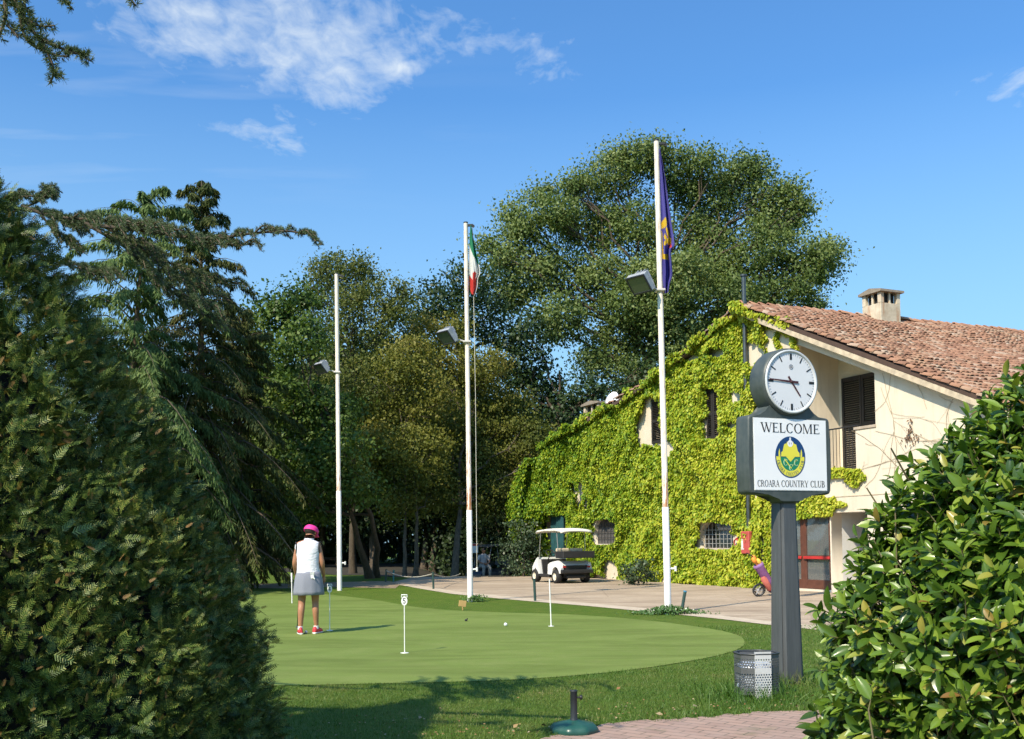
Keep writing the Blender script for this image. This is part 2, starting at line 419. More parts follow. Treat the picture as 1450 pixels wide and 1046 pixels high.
for q in ((790, 622), (840, 592), (915, 547), (980, 497)): roofline.append(hw(*q))
zat = lambda u: AP[1]+(u-AP[0])*SR
zl = lambda u: float(np.interp(u, [p[0] for p in roofline]+[AP[0]], [p[1] for p in roofline]+[AP[1]]))
RT = .16                                                           # roof build-up above the wall
outer = [(U0, 0)] + [(u, z-RT) for u, z in roofline] + [(AP[0], AP[1]-RT), (UEND, zat(UEND)-RT), (UEND, 0)]
def arch(x0, y0, x1, y1, rise, n=8):
    a, zb, b, zt = hrect(x0, y0, x1, y1); m = (a+b)/2; w = (b-a)/2
    return [(a, zb), (b, zb)] + [(m+w*math.cos(PI*i/n), zt-rise+rise*math.sin(PI*i/n)) for i in range(n+1)]
def rect(r): a, zb, b, zt = r; return [(a, zb), (b, zb), (b, zt), (a, zt)]
r_w1 = hrect(924, 563, 944, 627); r_w2 = hrect(1002, 549, 1020, 621)
a_w3 = arch(841, 731, 874, 770, .55); a_w4 = arch(991, 735, 1038, 776, .45)
r_dr = hrect(787, 727, 804, 806)
lu = [hw(1120, 486)[0], hw(1238, 528)[0], hw(1211, 600)[0]]
lz = [hw(1120, 484)[1], hw(1238, 528)[1], hw(1238, 602)[1], hw(1211, 664)[1]]
loggia = [(lu[0], lz[3]), (lu[2], lz[3]), (lu[2], lz[2]), (lu[1], lz[2]), (lu[1], lz[1]), (lu[0], lz[0])]
eu0 = hw(1178, 780)[0]; eu1 = hw(1229, 760)[0]; ez = hw(1200, 725)[1]
entr = [(eu0, .02), (eu1, .02), (eu1, ez), (eu0, ez)]
gd = hrect(1098, 727, 1176, 838)
gd = (gd[0], .06, gd[2], gd[3])
poly_plate('wall', outer, [rect(r_w1), rect(r_w2), a_w3, a_w4, rect(r_dr), loggia, entr, rect(gd)], .35, m_cream, house)
mb = MB(); VD = 22
def hbox(mb, u0, u1, v0, v1, z0, z1, b=0, mat=0): mb.box(((u0+u1)/2, (v0+v1)/2, (z0+z1)/2), (abs(u1-u0), abs(v1-v0), abs(z1-z0)), b, mat=mat)
# side and back walls
hbox(mb, U0, U0+.35, .352, VD, 0, outer[1][1]-.1); mb.build('side_wall', m_cream, house)
mb = MB(); hbox(mb, UEND-.35, UEND, .352, VD, 0, zat(UEND)-RT-.1); mb.build('side_wall', m_cream, house)
poly_plate('back_wall', outer, [], .3, m_cream, house).location = (0, VD, 0)
# loggia lining (plastered inside)
mb = MB(); LD = 1.65
def lining(u0, u1, v0, v1, zb):          # upright plaster whose top follows the roof slope
    zs = [zat(u0)-RT-.02, zat(u1)-RT-.02]
    mb.add([(u0, v0, zb), (u1, v0, zb), (u1, v1, zb), (u0, v1, zb), (u0, v0, zs[0]), (u1, v0, zs[1]), (u1, v1, zs[1]), (u0, v1, zs[0])],
           [[3, 2, 1, 0], [4, 5, 6, 7], [0, 1, 5, 4], [1, 2, 6, 5], [2, 3, 7, 6], [3, 0, 4, 7]])
lining(lu[0]-.5, lu[1]+1.2, LD, LD+.1, lz[3]-.3)
lining(lu[0]-.12, lu[0], .352, LD, lz[3]-.2)
lining(lu[1]+.9, lu[1]+1.0, .352, LD, lz[3]-.2)
hbox(mb, lu[0], lu[1]+.9, .352, LD, lz[3]-.2, lz[3])
ang = math.atan2(lz[1]-lz[0], lu[1]-lu[0])
mb.add([(lu[0], .352, lz[0]+.05), (lu[1]+.9, .352, lz[1]+.05-.9*.43), (lu[1]+.9, LD, lz[1]+.05-.9*.43), (lu[0], LD, lz[0]+.05),
        (lu[0], .352, lz[0]+.2), (lu[1]+.9, .352, lz[1]+.2-.9*.43), (lu[1]+.9, LD, lz[1]+.2-.9*.43), (lu[0], LD, lz[0]+.2)],
       [[3, 2, 1, 0], [4, 5, 6, 7], [0, 1, 5, 4], [2, 3, 7, 6]])
mb.build('balcony_recess', m_cream, house)
mb = MB(); hbox(mb, lu[2]-.04, lu[1]+.02, -.03, .38, lz[2]-.05, lz[2]+.02, .005)
mb.build('parapet_ledge', plain('stone_ledge', (.40, .33, .26), .9), house)
# louvred shutters
def louvre(name, r, v, parent, leaves=1, depth=.05):
    a, zb, b, zt = r; mb = MB(); w = (b-a)/leaves
    for k in range(leaves):
        x0 = a+w*k+.01; x1 = x0+w-.02
        for xx in (x0+.035, x1-.035): hbox(mb, xx-.035, xx+.035, v, v+depth, zb, zt, .004)
        for z in (zb+.05, zt-.05, (zb+zt)/2): hbox(mb, x0+.07, x1-.07, v+.003, v+depth-.003, z-.05, z+.05, .004)
        n = int((zt-zb)/.065)
        for i in range(n):
            z = zb+.1+(zt-zb-.2)*(i+.5)/n
            mb.box(((x0+x1)/2, v+depth/2, z), (x1-x0-.14, .055, .012), 0, rot=Matrix.Rotation(R(-40), 3, 'X'))
    return mb.build(name, m_shut, parent)
s0 = hw(1192, 600, LD-.06); s1 = hw(1250, 600, LD-.06); zt_ = hw(1215, 531, LD-.06)[1]; zb_ = lz[3]+.02
sh = louvre('shutter', (s0[0], zb_, s1[0], zt_), LD-.06, house, 2)
sh2 = louvre('shutter', r_w1, -.06, house, 1)
hw3 = louvre('shutter', r_w2, -.06, house, 2)
# windows with iron bars
def barwin(pts, bars, v=.16):
    mb = MB(); cx_ = sum(p[0] for p in pts[:2])/2
    w = poly_plate('window', pts, [], .05, m_glass, house); w.location = (0, v+.05, 0)
    us = [p[0] for p in pts]; zs = [p[1] for p in pts]; u0, u1, z0, z1 = min(us), max(us), min(zs), max(zs)
    m2 = MB(); n = bars
    for i in range(1, n):
        u = u0+(u1-u0)*i/n; f = abs(u-(u0+u1)/2)/((u1-u0)/2); top = z1-.45*(1-math.sqrt(max(0, 1-f*f)))
        m2.tube([(u, .07, z0), (u, .07, top)], .011, 6)
    for j in range(1, 5): z = z0+(z1-.3-z0)*j/4.2; m2.tube([(u0, .085, z), (u1, .085, z)], .010, 6)
    m2.build('grille', plain('grey_iron_bars', (.30, .30, .29), .5), w).location = (0, -v-.05, 0)
    m3 = MB(); hbox(m3, u0-.06, u1+.06, -.05, .2, z0-.07, z0+.005, .006)
    m3.build('sill', plain('window_sill_stone', (.42, .36, .29), .9), w).location = (0, -v-.05, 0)
    return w
barwin(a_w4, 9)
w3 = poly_plate('window', a_w3, [], .04, plain('grey_net_window', (.10, .095, .095), .8), house); w3.location = (0, .16, 0)
m2 = MB(); us = [p[0] for p in a_w3]; zs = [p[1] for p in a_w3]
for i in range(1, 8):
    u = min(us)+(max(us)-min(us))*i/8; m2.tube([(u, -.08, min(zs)), (u, -.08, max(zs)-.05-.4*abs(i-4)/4)], .012, 5)
for i in range(1, 4): z = min(zs)+(max(zs)-min(zs))*i/4.5; m2.tube([(min(us), -.07, z), (max(us), -.07, z)], .01, 5)
m2.build('grille', m_iron, w3)
# green side door
mb = MB(); a, zb, b, zt = r_dr
nb = 5
for i in range(nb): hbox(mb, a+(b-a)*i/nb+.004, a+(b-a)*(i+1)/nb-.004, -.22, -.15, .02, zt-.01, .004)
dr = mb.build('door', plain('teal_door_paint', (.022, .080, .090), .5), house)
mb = MB(); mb.tube([(a+.12, -.22, 1.05), (a+.12, -.27, 1.05), (a+.24, -.27, 1.05)], .012, 8); mb.build('handle', m_iron, dr)
# glazed brown door
a, zb, b, zt = gd; mb = MB(); mid = hw(1140, 789)[1]
doors = []
for x0, x1 in ((a, (a+b)/2), ((a+b)/2, b)):
    mb = MB()
    for xx in (x0+.06, x1-.06): hbox(mb, xx-.058, xx+.058, .05, .13, zb, zt, .006)
    for z, h_ in ((zb+.13, .12), (mid, .06), (zt-.06, .055)): hbox(mb, x0+.12, x1-.12, .053, .127, z-h_, z+h_, .005)
    dd = mb.build('door', m_brown, house)
    mb = MB(); hbox(mb, x0+.12, x1-.12, .085, .095, zb+.25, zt-.115)
    gl = NT('door_glass'); gl.base((.9, .95, .93)); gl.rough(.02); gl.p.inputs['Transmission Weight'].default_value = .88; gl.p.inputs['IOR'].default_value = 1.5
    mb.build('pane', gl.m, dd)
    mb = MB(); hbox(mb, x0+.05, x1-.05, -.01, .045, mid-.045, mid+.03, .01); mb.build('push_bar', plain('red_push_bar', (.45, .03, .03), .35), dd)
mb = MB(); hbox(mb, a, b, 1.4, 1.45, .0, zt+.1); hbox(mb, a, b, .36, 1.4, zt+.01, zt+.1); hbox(mb, a-.1, a-.01, .36, 1.45, 0, zt+.1); hbox(mb, b+.01, b+.05, .36, 1.45, 0, zt+.1); hbox(mb, a, b, .36, 1.4, -.05, .01)
mb.build('hallway', plain('hall_plaster', (.22, .19, .15), .9), house)
mb = MB()
for i in range(26):
    u = a+1.05*(b-a)*.62+i*.016; mb.tube([(u, .34+.018*math.sin(i*1.5), .08), (u, .34+.018*math.sin(i*1.5+.4), zt-.05)], .011, 5)
mb.build('curtain', plain('teal_curtain', (.16, .36, .33), .9), house)
# entrance recess
mb = MB(); ED = 1.3
hbox(mb, eu0-.04, eu0-.0, .352, ED, 0, ez+.05); hbox(mb, eu1+.02, eu1+.06, .352, ED, 0, ez+.05)
hbox(mb, eu0-.04, eu1+.06, ED, ED+.1, 0, ez+.1); hbox(mb, eu0, eu1, .352, ED, ez+.002, ez+.06)
mb.build('entrance_recess', plain('white_plaster', (.66, .65, .62), .9, var=.06), house)
ib = hw(1206, 760, ED)[0]
mb = MB(); hbox(mb, ib, ib+.12, ED-.08, ED-.005, .02, ez-.01, .005); hbox(mb, ib+.12, eu1+.0, ED-.075, ED-.005, ez-.12, ez-.01, .005)
hbox(mb, ib+.12, eu1, ED-.07, ED-.006, .02, .25, .005)
dd = mb.build('door', m_brown, house)
mb = MB(); hbox(mb, ib+.12, eu1, ED-.045, ED-.03, .25, ez-.12); mb.build('pane', m_glass, dd)
mb = MB(); hbox(mb, eu0-.1, eu1+1, -.012, .0, ez+.40, ez+.42); mb.build('wall_seam', plain('seam_plaster', (.50, .41, .30), .9), house)  # thin raised strip in a darker plaster colour
# balcony railing
mb = MB(); ra = hw(1100, 640)[0]; rz0, rz1 = lz[3]+.06, hw(1190, 605)[1]
mb.tube([(ra, .12, rz1), (lu[2]+.0, .12, rz1)], .02, 8); mb.tube([(ra, .12, rz0), (lu[2], .12, rz0)], .014, 8)
n = int((lu[2]-ra)/.12)
for i in range(n+1): u = ra+(lu[2]-ra)*i/n; mb.tube([(u, .12, rz0), (u, .12, rz1)], .008, 6, cap=False)
mb.build('balcony_railing', m_iron, house)
mb = MB(); hbox(mb, ra-.2, lu[2]+.02, -.05, .35, lz[3]-.09, lz[3]-.002, .01); mb.build('balcony_slab', plain('slab_plaster', (.50, .42, .31), .9), house)
# wall lamp in the recess
lp = hw(1166, 558, LD-.1); mb = MB()
mb.box((lp[0], LD-.03, lp[1]-.02), (.09, .05, .16), .01); mb.tube([(lp[0], LD-.05, lp[1]+.02), (lp[0], LD-.12, lp[1]+.03)], .03, 10)
lamp = mb.build('wall_lamp', plain('lamp_metal', (.12, .12, .10), .4), house)
mb = MB(); mb.lathe([(.001, -.13), (.09, -.11), (.13, -.03), (.13, .05), (.09, .12), (.001, .14)], 16, (lp[0], LD-.17, lp[1]+.03)); mb.build('globe', plain('dull_lamp_glass', (.34, .33, .27), .25), lamp)

# ---- roof
t = NT('old_clay_tiles')
g = t.add('ShaderNodeNewGeometry').outputs['Random Per Island']
k = t.ramp(g, [(.0, (.16, .085, .058)), (.3, (.27, .140, .088)), (.6, (.35, .195, .120)), (.85, (.35, .25, .175)), (1, (.44, .36, .29))])
k = t.mix(t.ramp(t.noise(.55, 5, .65), [(.35, 0.0), (.68, .6)]), k, (.32, .160, .105))
k = t.mix(t.ramp(t.noise(7, 5, .7), [(.6, 0.0), (.78, .8)]), k, (.10, .075, .06))
k = t.mix(t.ramp(t.noise(1.7, 6, .75), [(.60, 0.0), (.74, .7)]), k, (.36, .34, .29))
t.base(k); t.rough(.9); t.bump(t.noise(40, 4), .3, .01); m_tile = t.m
m_tdark = plain('tile_underside', (.075, .045, .035), .95, vs=3)
OV = .28; VR = 21.5
roof = MB()
def slab(pa, pb, th, v0, v1, mat=0):
    (u0, z0), (u1, z1) = pa, pb
    roof.add([(u0, v0, z0-th), (u1, v0, z1-th), (u1, v1, z1-th), (u0, v1, z0-th), (u0, v0, z0), (u1, v0, z1), (u1, v1, z1), (u0, v1, z0)],
             [[3, 2, 1, 0], [4, 5, 6, 7], [0, 1, 5, 4], [2, 3, 7, 6], [0, 4, 7, 3], [1, 2, 6, 5]], mat)
lp_ = roofline+[AP]
lp_[0] = (roofline[0][0]-.12, roofline[0][1]-.03)
for p, q in zip(lp_, lp_[1:]): slab((p[0], p[1]-.03), (q[0], q[1]-.03), .12, -OV, VR)
EV = (UEND+.55, zat(UEND+.55))
slab((AP[0], AP[1]-.03), (EV[0], EV[1]-.03), .12, -OV, VR)
rf = roof.build('roof', m_tdark, house)
# verge band under the tiles
mb = MB()
mb.add([(AP[0], -OV-.01, AP[1]-.16), (EV[0], -OV-.01, EV[1]-.16), (EV[0], -OV-.01, EV[1]-.30), (AP[0], -OV-.01, AP[1]-.30),
        (AP[0], 0, AP[1]-.162), (EV[0], 0, EV[1]-.162), (EV[0], 0, EV[1]-.36), (AP[0], 0, AP[1]-.36)], [[0, 1, 2, 3], [3, 2, 6, 7], [0, 4, 5, 1], [1, 5, 6, 2]])
mb.build('verge', plain('verge_plaster', (.50, .41, .30), .95, var=.25), rf)
TILE_V = []; ns = 6
for j, (yy, rx, lift) in enumerate(((0, .100, .035), (1, .078, .0))):
    for i in range(ns+1):
        a = PI*i/ns; TILE_V.append((rx*.82*math.cos(a), yy*.40, lift+rx*.8*math.sin(a)))
for i in range(ns+1):
    a = PI*i/ns; TILE_V.append((.078*math.cos(a), .0, .030+.058*math.sin(a)))
TILE_F = [(i, i+1, ns+2+i, ns+1+i) for i in range(ns)] + [(i+1, i, 2*ns+2+i, 2*ns+3+i) for i in range(ns)]
def tiles(name, pa, pb, v0, v1, pitch=.165, course=.29):
    pa = np.array(pa); pb = np.array(pb); d = pb-pa; L = np.linalg.norm(d); d = d/L
    nr = int(L/course); nc = int((v1-v0)/pitch)
    rr_, cc = np.meshgrid(np.arange(nr), np.arange(nc), indexing='ij'); rr_ = rr_.ravel(); cc = cc.ravel(); n = len(rr_)
    s = (rr_+1)*course + rng.normal(0, .022, n) + np.sin(cc*.37)*.03; v = v0+(cc+.5)*pitch+rng.normal(0, .010, n)
    up = np.array([-d[1]*np.sign(d[0]), d[0]*np.sign(d[0])])
    sag = .035*np.sin(v*.9+s*.5)+.02*np.sin(s*1.3)
    P = np.stack([pa[0]+d[0]*s+up[0]*(.0+sag), v, pa[1]+d[1]*s+up[1]*(.0+sag)], -1)
    ax = np.tile([-d[0], 0, -d[1]], (n, 1)) + rng.normal(0, .03, (n, 3)); nz = np.tile([up[0], 0, up[1]], (n, 1)) + rng.normal(0, .03, (n, 3))
    return scatter(name, TILE_V, TILE_F, P, frames(ax, nz), 1+rng.normal(0, .03, n), [m_tile], rf, smooth=False)
tiles('roof_tiles', AP, EV, -OV-.05, VR)
for p, q in zip(lp_[1:], lp_[2:]): tiles('roof_tiles', (q[0], q[1]), (p[0], p[1]), -OV-.05, 6, .23, .36)
# ridge caps
n = int(VR/.34); P = np.stack([np.full(n, AP[0]), -OV+np.arange(n)*.34, np.full(n, AP[1]+.03)+rng.normal(0, .012, n)], -1)
scatter('ridge_tiles', TILE_V, TILE_F, P, frames(np.tile([0, 1., 0], (n, 1))+rng.normal(0, .04, (n, 3)), np.tile([0, 0, 1.], (n, 1))), np.full(n, 1.25), [m_tile], rf)
# end mouths of the far slope seen over the ridge
n = int(VR/.2); P = np.stack([np.full(n, AP[0]-.12), -OV+np.arange(n)*.205, np.full(n, AP[1]+.02)+rng.normal(0, .02, n)], -1)
scatter('ridge_tiles', TILE_V, TILE_F, P, frames(np.tile([-1., 0, -.25], (n, 1)), np.tile([0, 0, 1.], (n, 1))), np.full(n, 1.1), [m_tile], rf)
# chimney on the ridge
def ridge_v(px):   # v along the ridge that shows at this column
    lo, hi = 0, 40
    for _ in range(40):
        md = (lo+hi)/2
        if proj(hworld(AP[0], md, AP[1]))[0] < px: lo = md
        else: hi = md
    return lo
t = NT('chimney_render')
k = t.ramp(t.noise(2.2, 6, .7), [(.3, (.40, .33, .24)), (.6, (.60, .53, .41)), (.8, (.66, .60, .50))])
k = t.mix(t.ramp(t.noise(1.6, 5, .7, t.mapped((4, 4, .5))), [(.52, 0.0), (.7, .75)]), k, (.36, .17, .08))
t.base(k); t.rough(.95); m_chim = t.m
def chimney(u, v, zb, zt, su, sv, parent, mat, slots=True):
    mb = MB(); th = .09; zs = zt-.36
    hbox(mb, u-su/2, u+su/2, v-sv/2, v+sv/2, zb, zs, .01)
    for a, b in ((-1, -1), (1, -1), (1, 1), (-1, 1)): hbox(mb, u+a*(su/2-.07)-.07, u+a*(su/2-.07)+.07, v+b*(sv/2-.07)-.07, v+b*(sv/2-.07)+.07, zs+.002, zt, .008)
    for a in (-1, 1):
        hbox(mb, u+a*(su/2-.06)-.03, u+a*(su/2-.06)+.03, v-.03, v+.03, zs+.002, zt, .004)
        hbox(mb, u-.03, u+.03, v+a*(sv/2-.06)-.03, v+a*(sv/2-.06)+.03, zs+.002, zt, .004)
    ch = mb.build('chimney', mat, parent)
    mb = MB(); hbox(mb, u-su/2+.14, u+su/2-.14, v-sv/2+.14, v+sv/2-.14, zs, zt-.002); mb.build('flue', m_dark, ch)
    mb = MB()
    mb.add([(u-su/2-.09, v-sv/2-.08, zt-.02), (u+su/2+.09, v-sv/2-.08, zt-.02), (u+su/2+.09, v+sv/2+.08, zt-.02), (u-su/2-.09, v+sv/2+.08, zt-.02),
            (u-su/2-.09, v-sv/2-.08, zt+.05), (u+su/2+.09, v-sv/2-.08, zt+.05), (u+su/2+.09, v+sv/2+.08, zt+.05), (u-su/2-.09, v+sv/2+.08, zt+.05), (u, v-sv/2-.08, zt+.15), (u, v+sv/2+.08, zt+.15)],
           [[0, 1, 2, 3], [0, 4, 8, 5, 1], [1, 5, 6, 2], [2, 6, 9, 7, 3], [3, 7, 4, 0], [4, 7, 9, 8], [8, 9, 6, 5]])
    mb.build('chimney_cap', plain('stone_cap', (.24, .20, .155), .9), ch)
    return ch
cv = ridge_v(1245); cz = AP[1]
pc = hworld(AP[0], cv, 0); 
ctop = D(1245, 418, pc.y).z
chimney(AP[0]+.1, cv, AP[1]-1.0, ctop, .80, .80, rf, m_chim)
c2 = hw(851, 600, 1.3); c2t = hw(851, 573, 1.3)[1]
chimney(c2[0], 1.3, zl(c2[0])-1, c2t, 1.25, .9, rf, m_chim)
# satellite dish
du, dz = hw(867, 568, .1)
dish = MB(); rot = Matrix.Rotation(R(12), 3, 'Z') @ Matrix.Rotation(R(74), 3, 'X')
dish.lathe([(.001, -.07), (.15, -.055), (.28, -.015), (.36, .03), (.365, .035), (.28, .0), (.15, -.04), (.001, -.05)], 24, (du, .1, dz), rot)
dish.tube([(du, .1, zl(du)-.2), (du, .1, dz)], .025, 8)
dish.tube([Vector((du, .1, dz))+rot @ Vector((0, -.34, 0)), Vector((du, .1, dz))+rot @ Vector((0, -.1, .35))], .012, 6)
tag(dish.build('satellite_dish', plain('dish_white', (.70, .71, .73), .4, var=.04), house))

# ---- steel flue pipe up the wall
fu, fz0 = hw(1062, 800, -.14); 
pu, pz = hw(1051.5, 392, -.14)
flue = MB(); flue.tube([(fu, -.16, .1), (fu, -.16, 4), (fu-.0, -.16, pz)], .062, 12)
for z in np.arange(1.0, pz-.2, 1.05): flue.tube([(fu, -.16, z), (fu, -.16, z+.05)], .070, 12)
flue.tube([(fu, -.16, pz), (fu, -.16, pz+.05)], .10, 12)
for z in (1.4, 3.6, 6.2): flue.box((fu, -.07, z), (.03, .16, .03), .002)
flue.build('flue_pipe', plain('dull_steel_pipe', (.10, .11, .11), .35, .7), house)
fb = empty('fire_hose_box', hworld(0, 0, 0), 'red fire hose box fixed to the ivy wall beside the steel pipe', 'hose box', rz=HA)
ba, bzb, bb, bzt = hrect(1049, 752, 1060, 784, -.3)
mb = MB(); hbox(mb, ba+.05, bb+.06, -.34, -.10, bzb, bzt, .02); mb.build('cabinet', plain('faded_red_paint', (.42, .075, .065), .5), fb)
mb = MB(); hbox(mb, ba+.08, ba+.16, -.345, -.338, (bzb+bzt)/2-.16, (bzb+bzt)/2+.1); hbox(mb, ba+.06, ba+.2, -.3445, -.338, (bzb+bzt)/2-.2, (bzb+bzt)/2-.17); mb.build('label_plate', m_white, fb)
hr = MB(); hc = hw(1044, 768, -.06); hr.tube([(hc[0]+.1*math.cos(a*.4), -.1, hc[1]+.1*math.sin(a*.4)) for a in range(17)], .025, 6); hr.tube([(hc[0], -.1, hc[1]+.12), (hc[0], 0, hc[1]+.12)], .03, 6)
hv = hr.build('fire_hydrant_valve', plain('valve_red', (.40, .05, .045), .4)); hv.location = W0; hv.rotation_euler = (0, 0, HA)
tag(hv, 'small red hydrant valve ring on the wall left of the hose box', 'valve')

# ------------------------------------------------------------------ plants
def bark(name, a, b):
    t = NT(name); k = t.ramp(t.noise(3, 6, .7, t.mapped((4, 4, .7))), [(.3, a), (.7, b)]); t.base(k); t.rough(.95)
    t.bump(t.noise(8, 5, .7, t.mapped((4, 4, .6))), .6, .03); return t.m
m_bark = bark('brown_bark', (.045, .034, .024), (.13, .10, .07))
m_bark2 = bark('pale_bark', (.06, .048, .034), (.16, .13, .09))
def wiggle(a, b, n, amp):
    a = Vector(a); b = Vector(b); L = (b-a).length
    pts = []; off = Vector((0, 0, 0))
    for i in range(n+1):
        f = i/n
        if 0 < i < n: off = off*.6+Vector((random.gauss(0, 1), random.gauss(0, 1), random.gauss(0, .5)))*amp*L
        pts.append(a.lerp(b, f)+off*math.sin(PI*min(1, f*1.1)) if 0 < i < n else a.lerp(b, f))
    return pts
def lobes_px(lst, depth, ds=1.0):
    out = []
    for l in lst:
        px, py, rp = l[:3]; off = l[3] if len(l) > 3 else random.uniform(-1, 1)*rp/F*depth*1.1
        y = depth+off*ds; out.append((D(px, py, y), rp*y/F))
    return out
def tree(name, label, cat, base, lobes, mat, bmat, group=None, trunk_r=.22, leaf=.16, clumps=20, per=55, cr=.34, up=.35, fork=None, trunks=None, stretch=.85, twig=True):
    """trunk with limbs to every lobe; the crown is leaf clumps spread through the lobes"""
    base = Vector(base); base.z = gz(base.x, base.y)-.05
    root = empty(name, base, label, cat, group)
    cen = sum((c for c, r in lobes), Vector())/len(lobes)
    lo = min(c.z-r for c, r in lobes); hi = max(c.z for c, r in lobes)
    fz = fork if fork else lo+(hi-lo)*.25
    mb = MB(); L = lambda p: Vector(p)-base
    stems = trunks or [(base, Vector((cen.x*.55+base.x*.45, cen.y*.55+base.y*.45, fz)), trunk_r)]
    for (b0, t0, r0) in stems:
        top = Vector((cen.x, cen.y, lo+(hi-lo)*.8)); b0 = Vector((b0[0], b0[1], base.z)); t0 = Vector(t0)
        p = wiggle(b0, t0, 6, .012)+wiggle(t0, t0.lerp(top, .92), 5, .03)[1:]
        nn = len(p); mb.tube([L(q) for q in p], [r0*(1.35 if i == 0 else 1)*(1-.86*(i/(nn-1))) for i in range(nn)], 8)
        s0 = p
    for i, (c, r) in enumerate(lobes):
        st = random.choice(stems); f = min(1, max(.0, (c.z-r-st[1][2])/(hi-st[1][2]+.01)))*.75
        a = Vector(st[1]).lerp(Vector((cen.x, cen.y, lo+(hi-lo)*.8)), f*.9)
        rr0 = st[2]*.42*(1-f*.6)
        p = wiggle(a, c, 6, .05); mb.tube([L(q) for q in p], [rr0*(1-.8*k/6) for k in range(7)], 6, cap=False)
        if twig:
            for _ in range(5):
                e = c+Vector(rdir(1)[0])*r*.85; q = wiggle(p[4], e, 4, .06); mb.tube([L(x) for x in q], [rr0*.25*(1-.8*k/4)+.008 for k in range(5)], 4, cap=False)
    mb.build('trunk', bmat, root)
    Ps, Ns = [], []
    for c, r in lobes:
        n = max(6, int(clumps*(r/1.2)**1.6)); dirs = rdir(n); rad = r*(.35+.72*rng.random(n)**.55)
        dirs[:, 2] *= stretch; cc = np.array(c)+dirs*rad[:, None]
        for j in range(n):
            k = int(per*rng.uniform(.5, 1.5)); s = cr*rng.uniform(.6, 1.45)
            q = rng.normal(size=(k, 3))*np.array([s, s, s*.62]); Ps.append(cc[j]+q)
            Ns.append(nrm(dirs[j]*.6+nrm(q)*.6+np.array([0, 0, up])+rng.normal(size=(k, 3))*.55))
    P = np.concatenate(Ps)-np.array(base); N = np.concatenate(Ns); n = len(P)
    ax = rng.normal(size=(n, 3)); ax[:, 2] -= .55
    scatter('crown', LEAF[0], LEAF[1], P, frames(ax, N), leaf*rng.uniform(.6, 1.35, n), [mat], root)
    return root
lf_poplar = foliage('poplar_leaves', [(.050, .085, .020), (.105, .155, .040), (.165, .215, .062), (.23, .27, .10)], .5, .3, .22, .3, noisemix=.6)
lf_maple = foliage('maple_leaves', [(.028, .062, .012), (.064, .116, .020), (.115, .175, .031), (.155, .180, .038)], .5, .28, .4, .3, noisemix=.65)
lf_olive = foliage('yellowing_leaves', [(.062, .086, .018), (.120, .138, .026), (.185, .185, .036), (.22, .19, .05)], .55, .3, .35, .2, noisemix=.75)
lf_birch = foliage('birch_leaves', [(.045, .068, .018), (.084, .112, .028), (.128, .152, .038), (.16, .165, .048)], .55, .28, .4, .2, noisemix=.7)
lf_dark = foliage('robinia_leaves', [(.016, .038, .013), (.034, .066, .020), (.052, .090, .026)], .5, .25, .4)
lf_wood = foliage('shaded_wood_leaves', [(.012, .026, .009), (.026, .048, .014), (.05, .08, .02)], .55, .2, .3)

POP = [(905, 222, 34), (862, 252, 40), (955, 243, 42), (1045, 248, 36), (1084, 276, 34), (1000, 285, 56), (782, 300, 34), (742, 328, 34), (826, 318, 56), (908, 322, 66), (1108, 312, 38), (1150, 362, 36), (1078, 352, 56), (706, 368, 28),
       (756, 382, 54), (850, 396, 62), (950, 400, 66), (1036, 420, 56), (1122, 402, 40), (1166, 382, 22), (722, 420, 32), (790, 452, 44), (872, 480, 48), (952, 470, 48), (1015, 470, 36), (842, 516, 28), (1150, 430, 18), (1080, 440, 36), (900, 532, 34), (818, 258, 18), (1120, 268, 16), (870, 218, 14), (1000, 228, 18), (1005, 335, 48), (985, 385, 44), (1030, 388, 44), (930, 210, 18), (1075, 236, 18), (1138, 292, 18), (766, 276, 20), (726, 306, 20), (1174, 352, 16), (812, 268, 14), (690, 345, 16), (930, 440, 44), (890, 430, 44)]
lb = lobes_px([(a, b, c*.86) for a, b, c in POP], 53)
tree('poplar_tree', 'tall broad poplar with grey green crown rising behind the house roof', 'tree', (5.0, 54, 0), lb, lf_poplar, m_bark, trunk_r=.36, leaf=.155, clumps=46, per=78, cr=.38, fork=8.5)
ROB = [(618, 425, 34), (655, 398, 34), (692, 442, 40), (640, 455, 30), (722, 478, 30), (600, 450, 24), (690, 400, 20)]
tree('robinia_tree', 'dark feathery tree behind the middle flagpole with the tricolour', 'tree', G(650, 800), lobes_px(ROB, 50), lf_dark, m_bark, trunk_r=.3, leaf=.17, clumps=24, per=60, cr=.36)
DK = [(800, 572, 40), (838, 548, 30), (782, 610, 36), (850, 596, 30), (760, 590, 26), (820, 620, 30), (880, 560, 26), (740, 640, 30), (920, 520, 24), (800, 655, 30), (742, 515, 30), (728, 556, 30), (768, 540, 28), (716, 520, 22), (750, 470, 26)]
tree('dark_tree', 'dark green tree in shade under the poplar behind the left end of the house', 'tree', (2.2, 51, 0), lobes_px(DK, 51), lf_dark, m_bark, trunk_r=.3, leaf=.18, clumps=24, per=60, cr=.36)
BIR = [(452, 400, 22), (484, 385, 22), (520, 398, 24), (555, 424, 26), (432, 452, 30), (482, 452, 38), (540, 470, 40), (470, 535, 46), (540, 545, 46), (462, 372, 12), (508, 372, 11), (572, 412, 12), (498, 420, 26), (440, 420, 16), (490, 620, 50), (550, 640, 50)]
tree('birch_tree', 'slender upright tree with thin olive crown behind the bare left flagpole', 'tree', G(500, 812), lobes_px(BIR, 45), lf_birch, m_bark, trunk_r=.16, leaf=.12, clumps=62, per=52, cr=.26, up=.1, stretch=1.25)
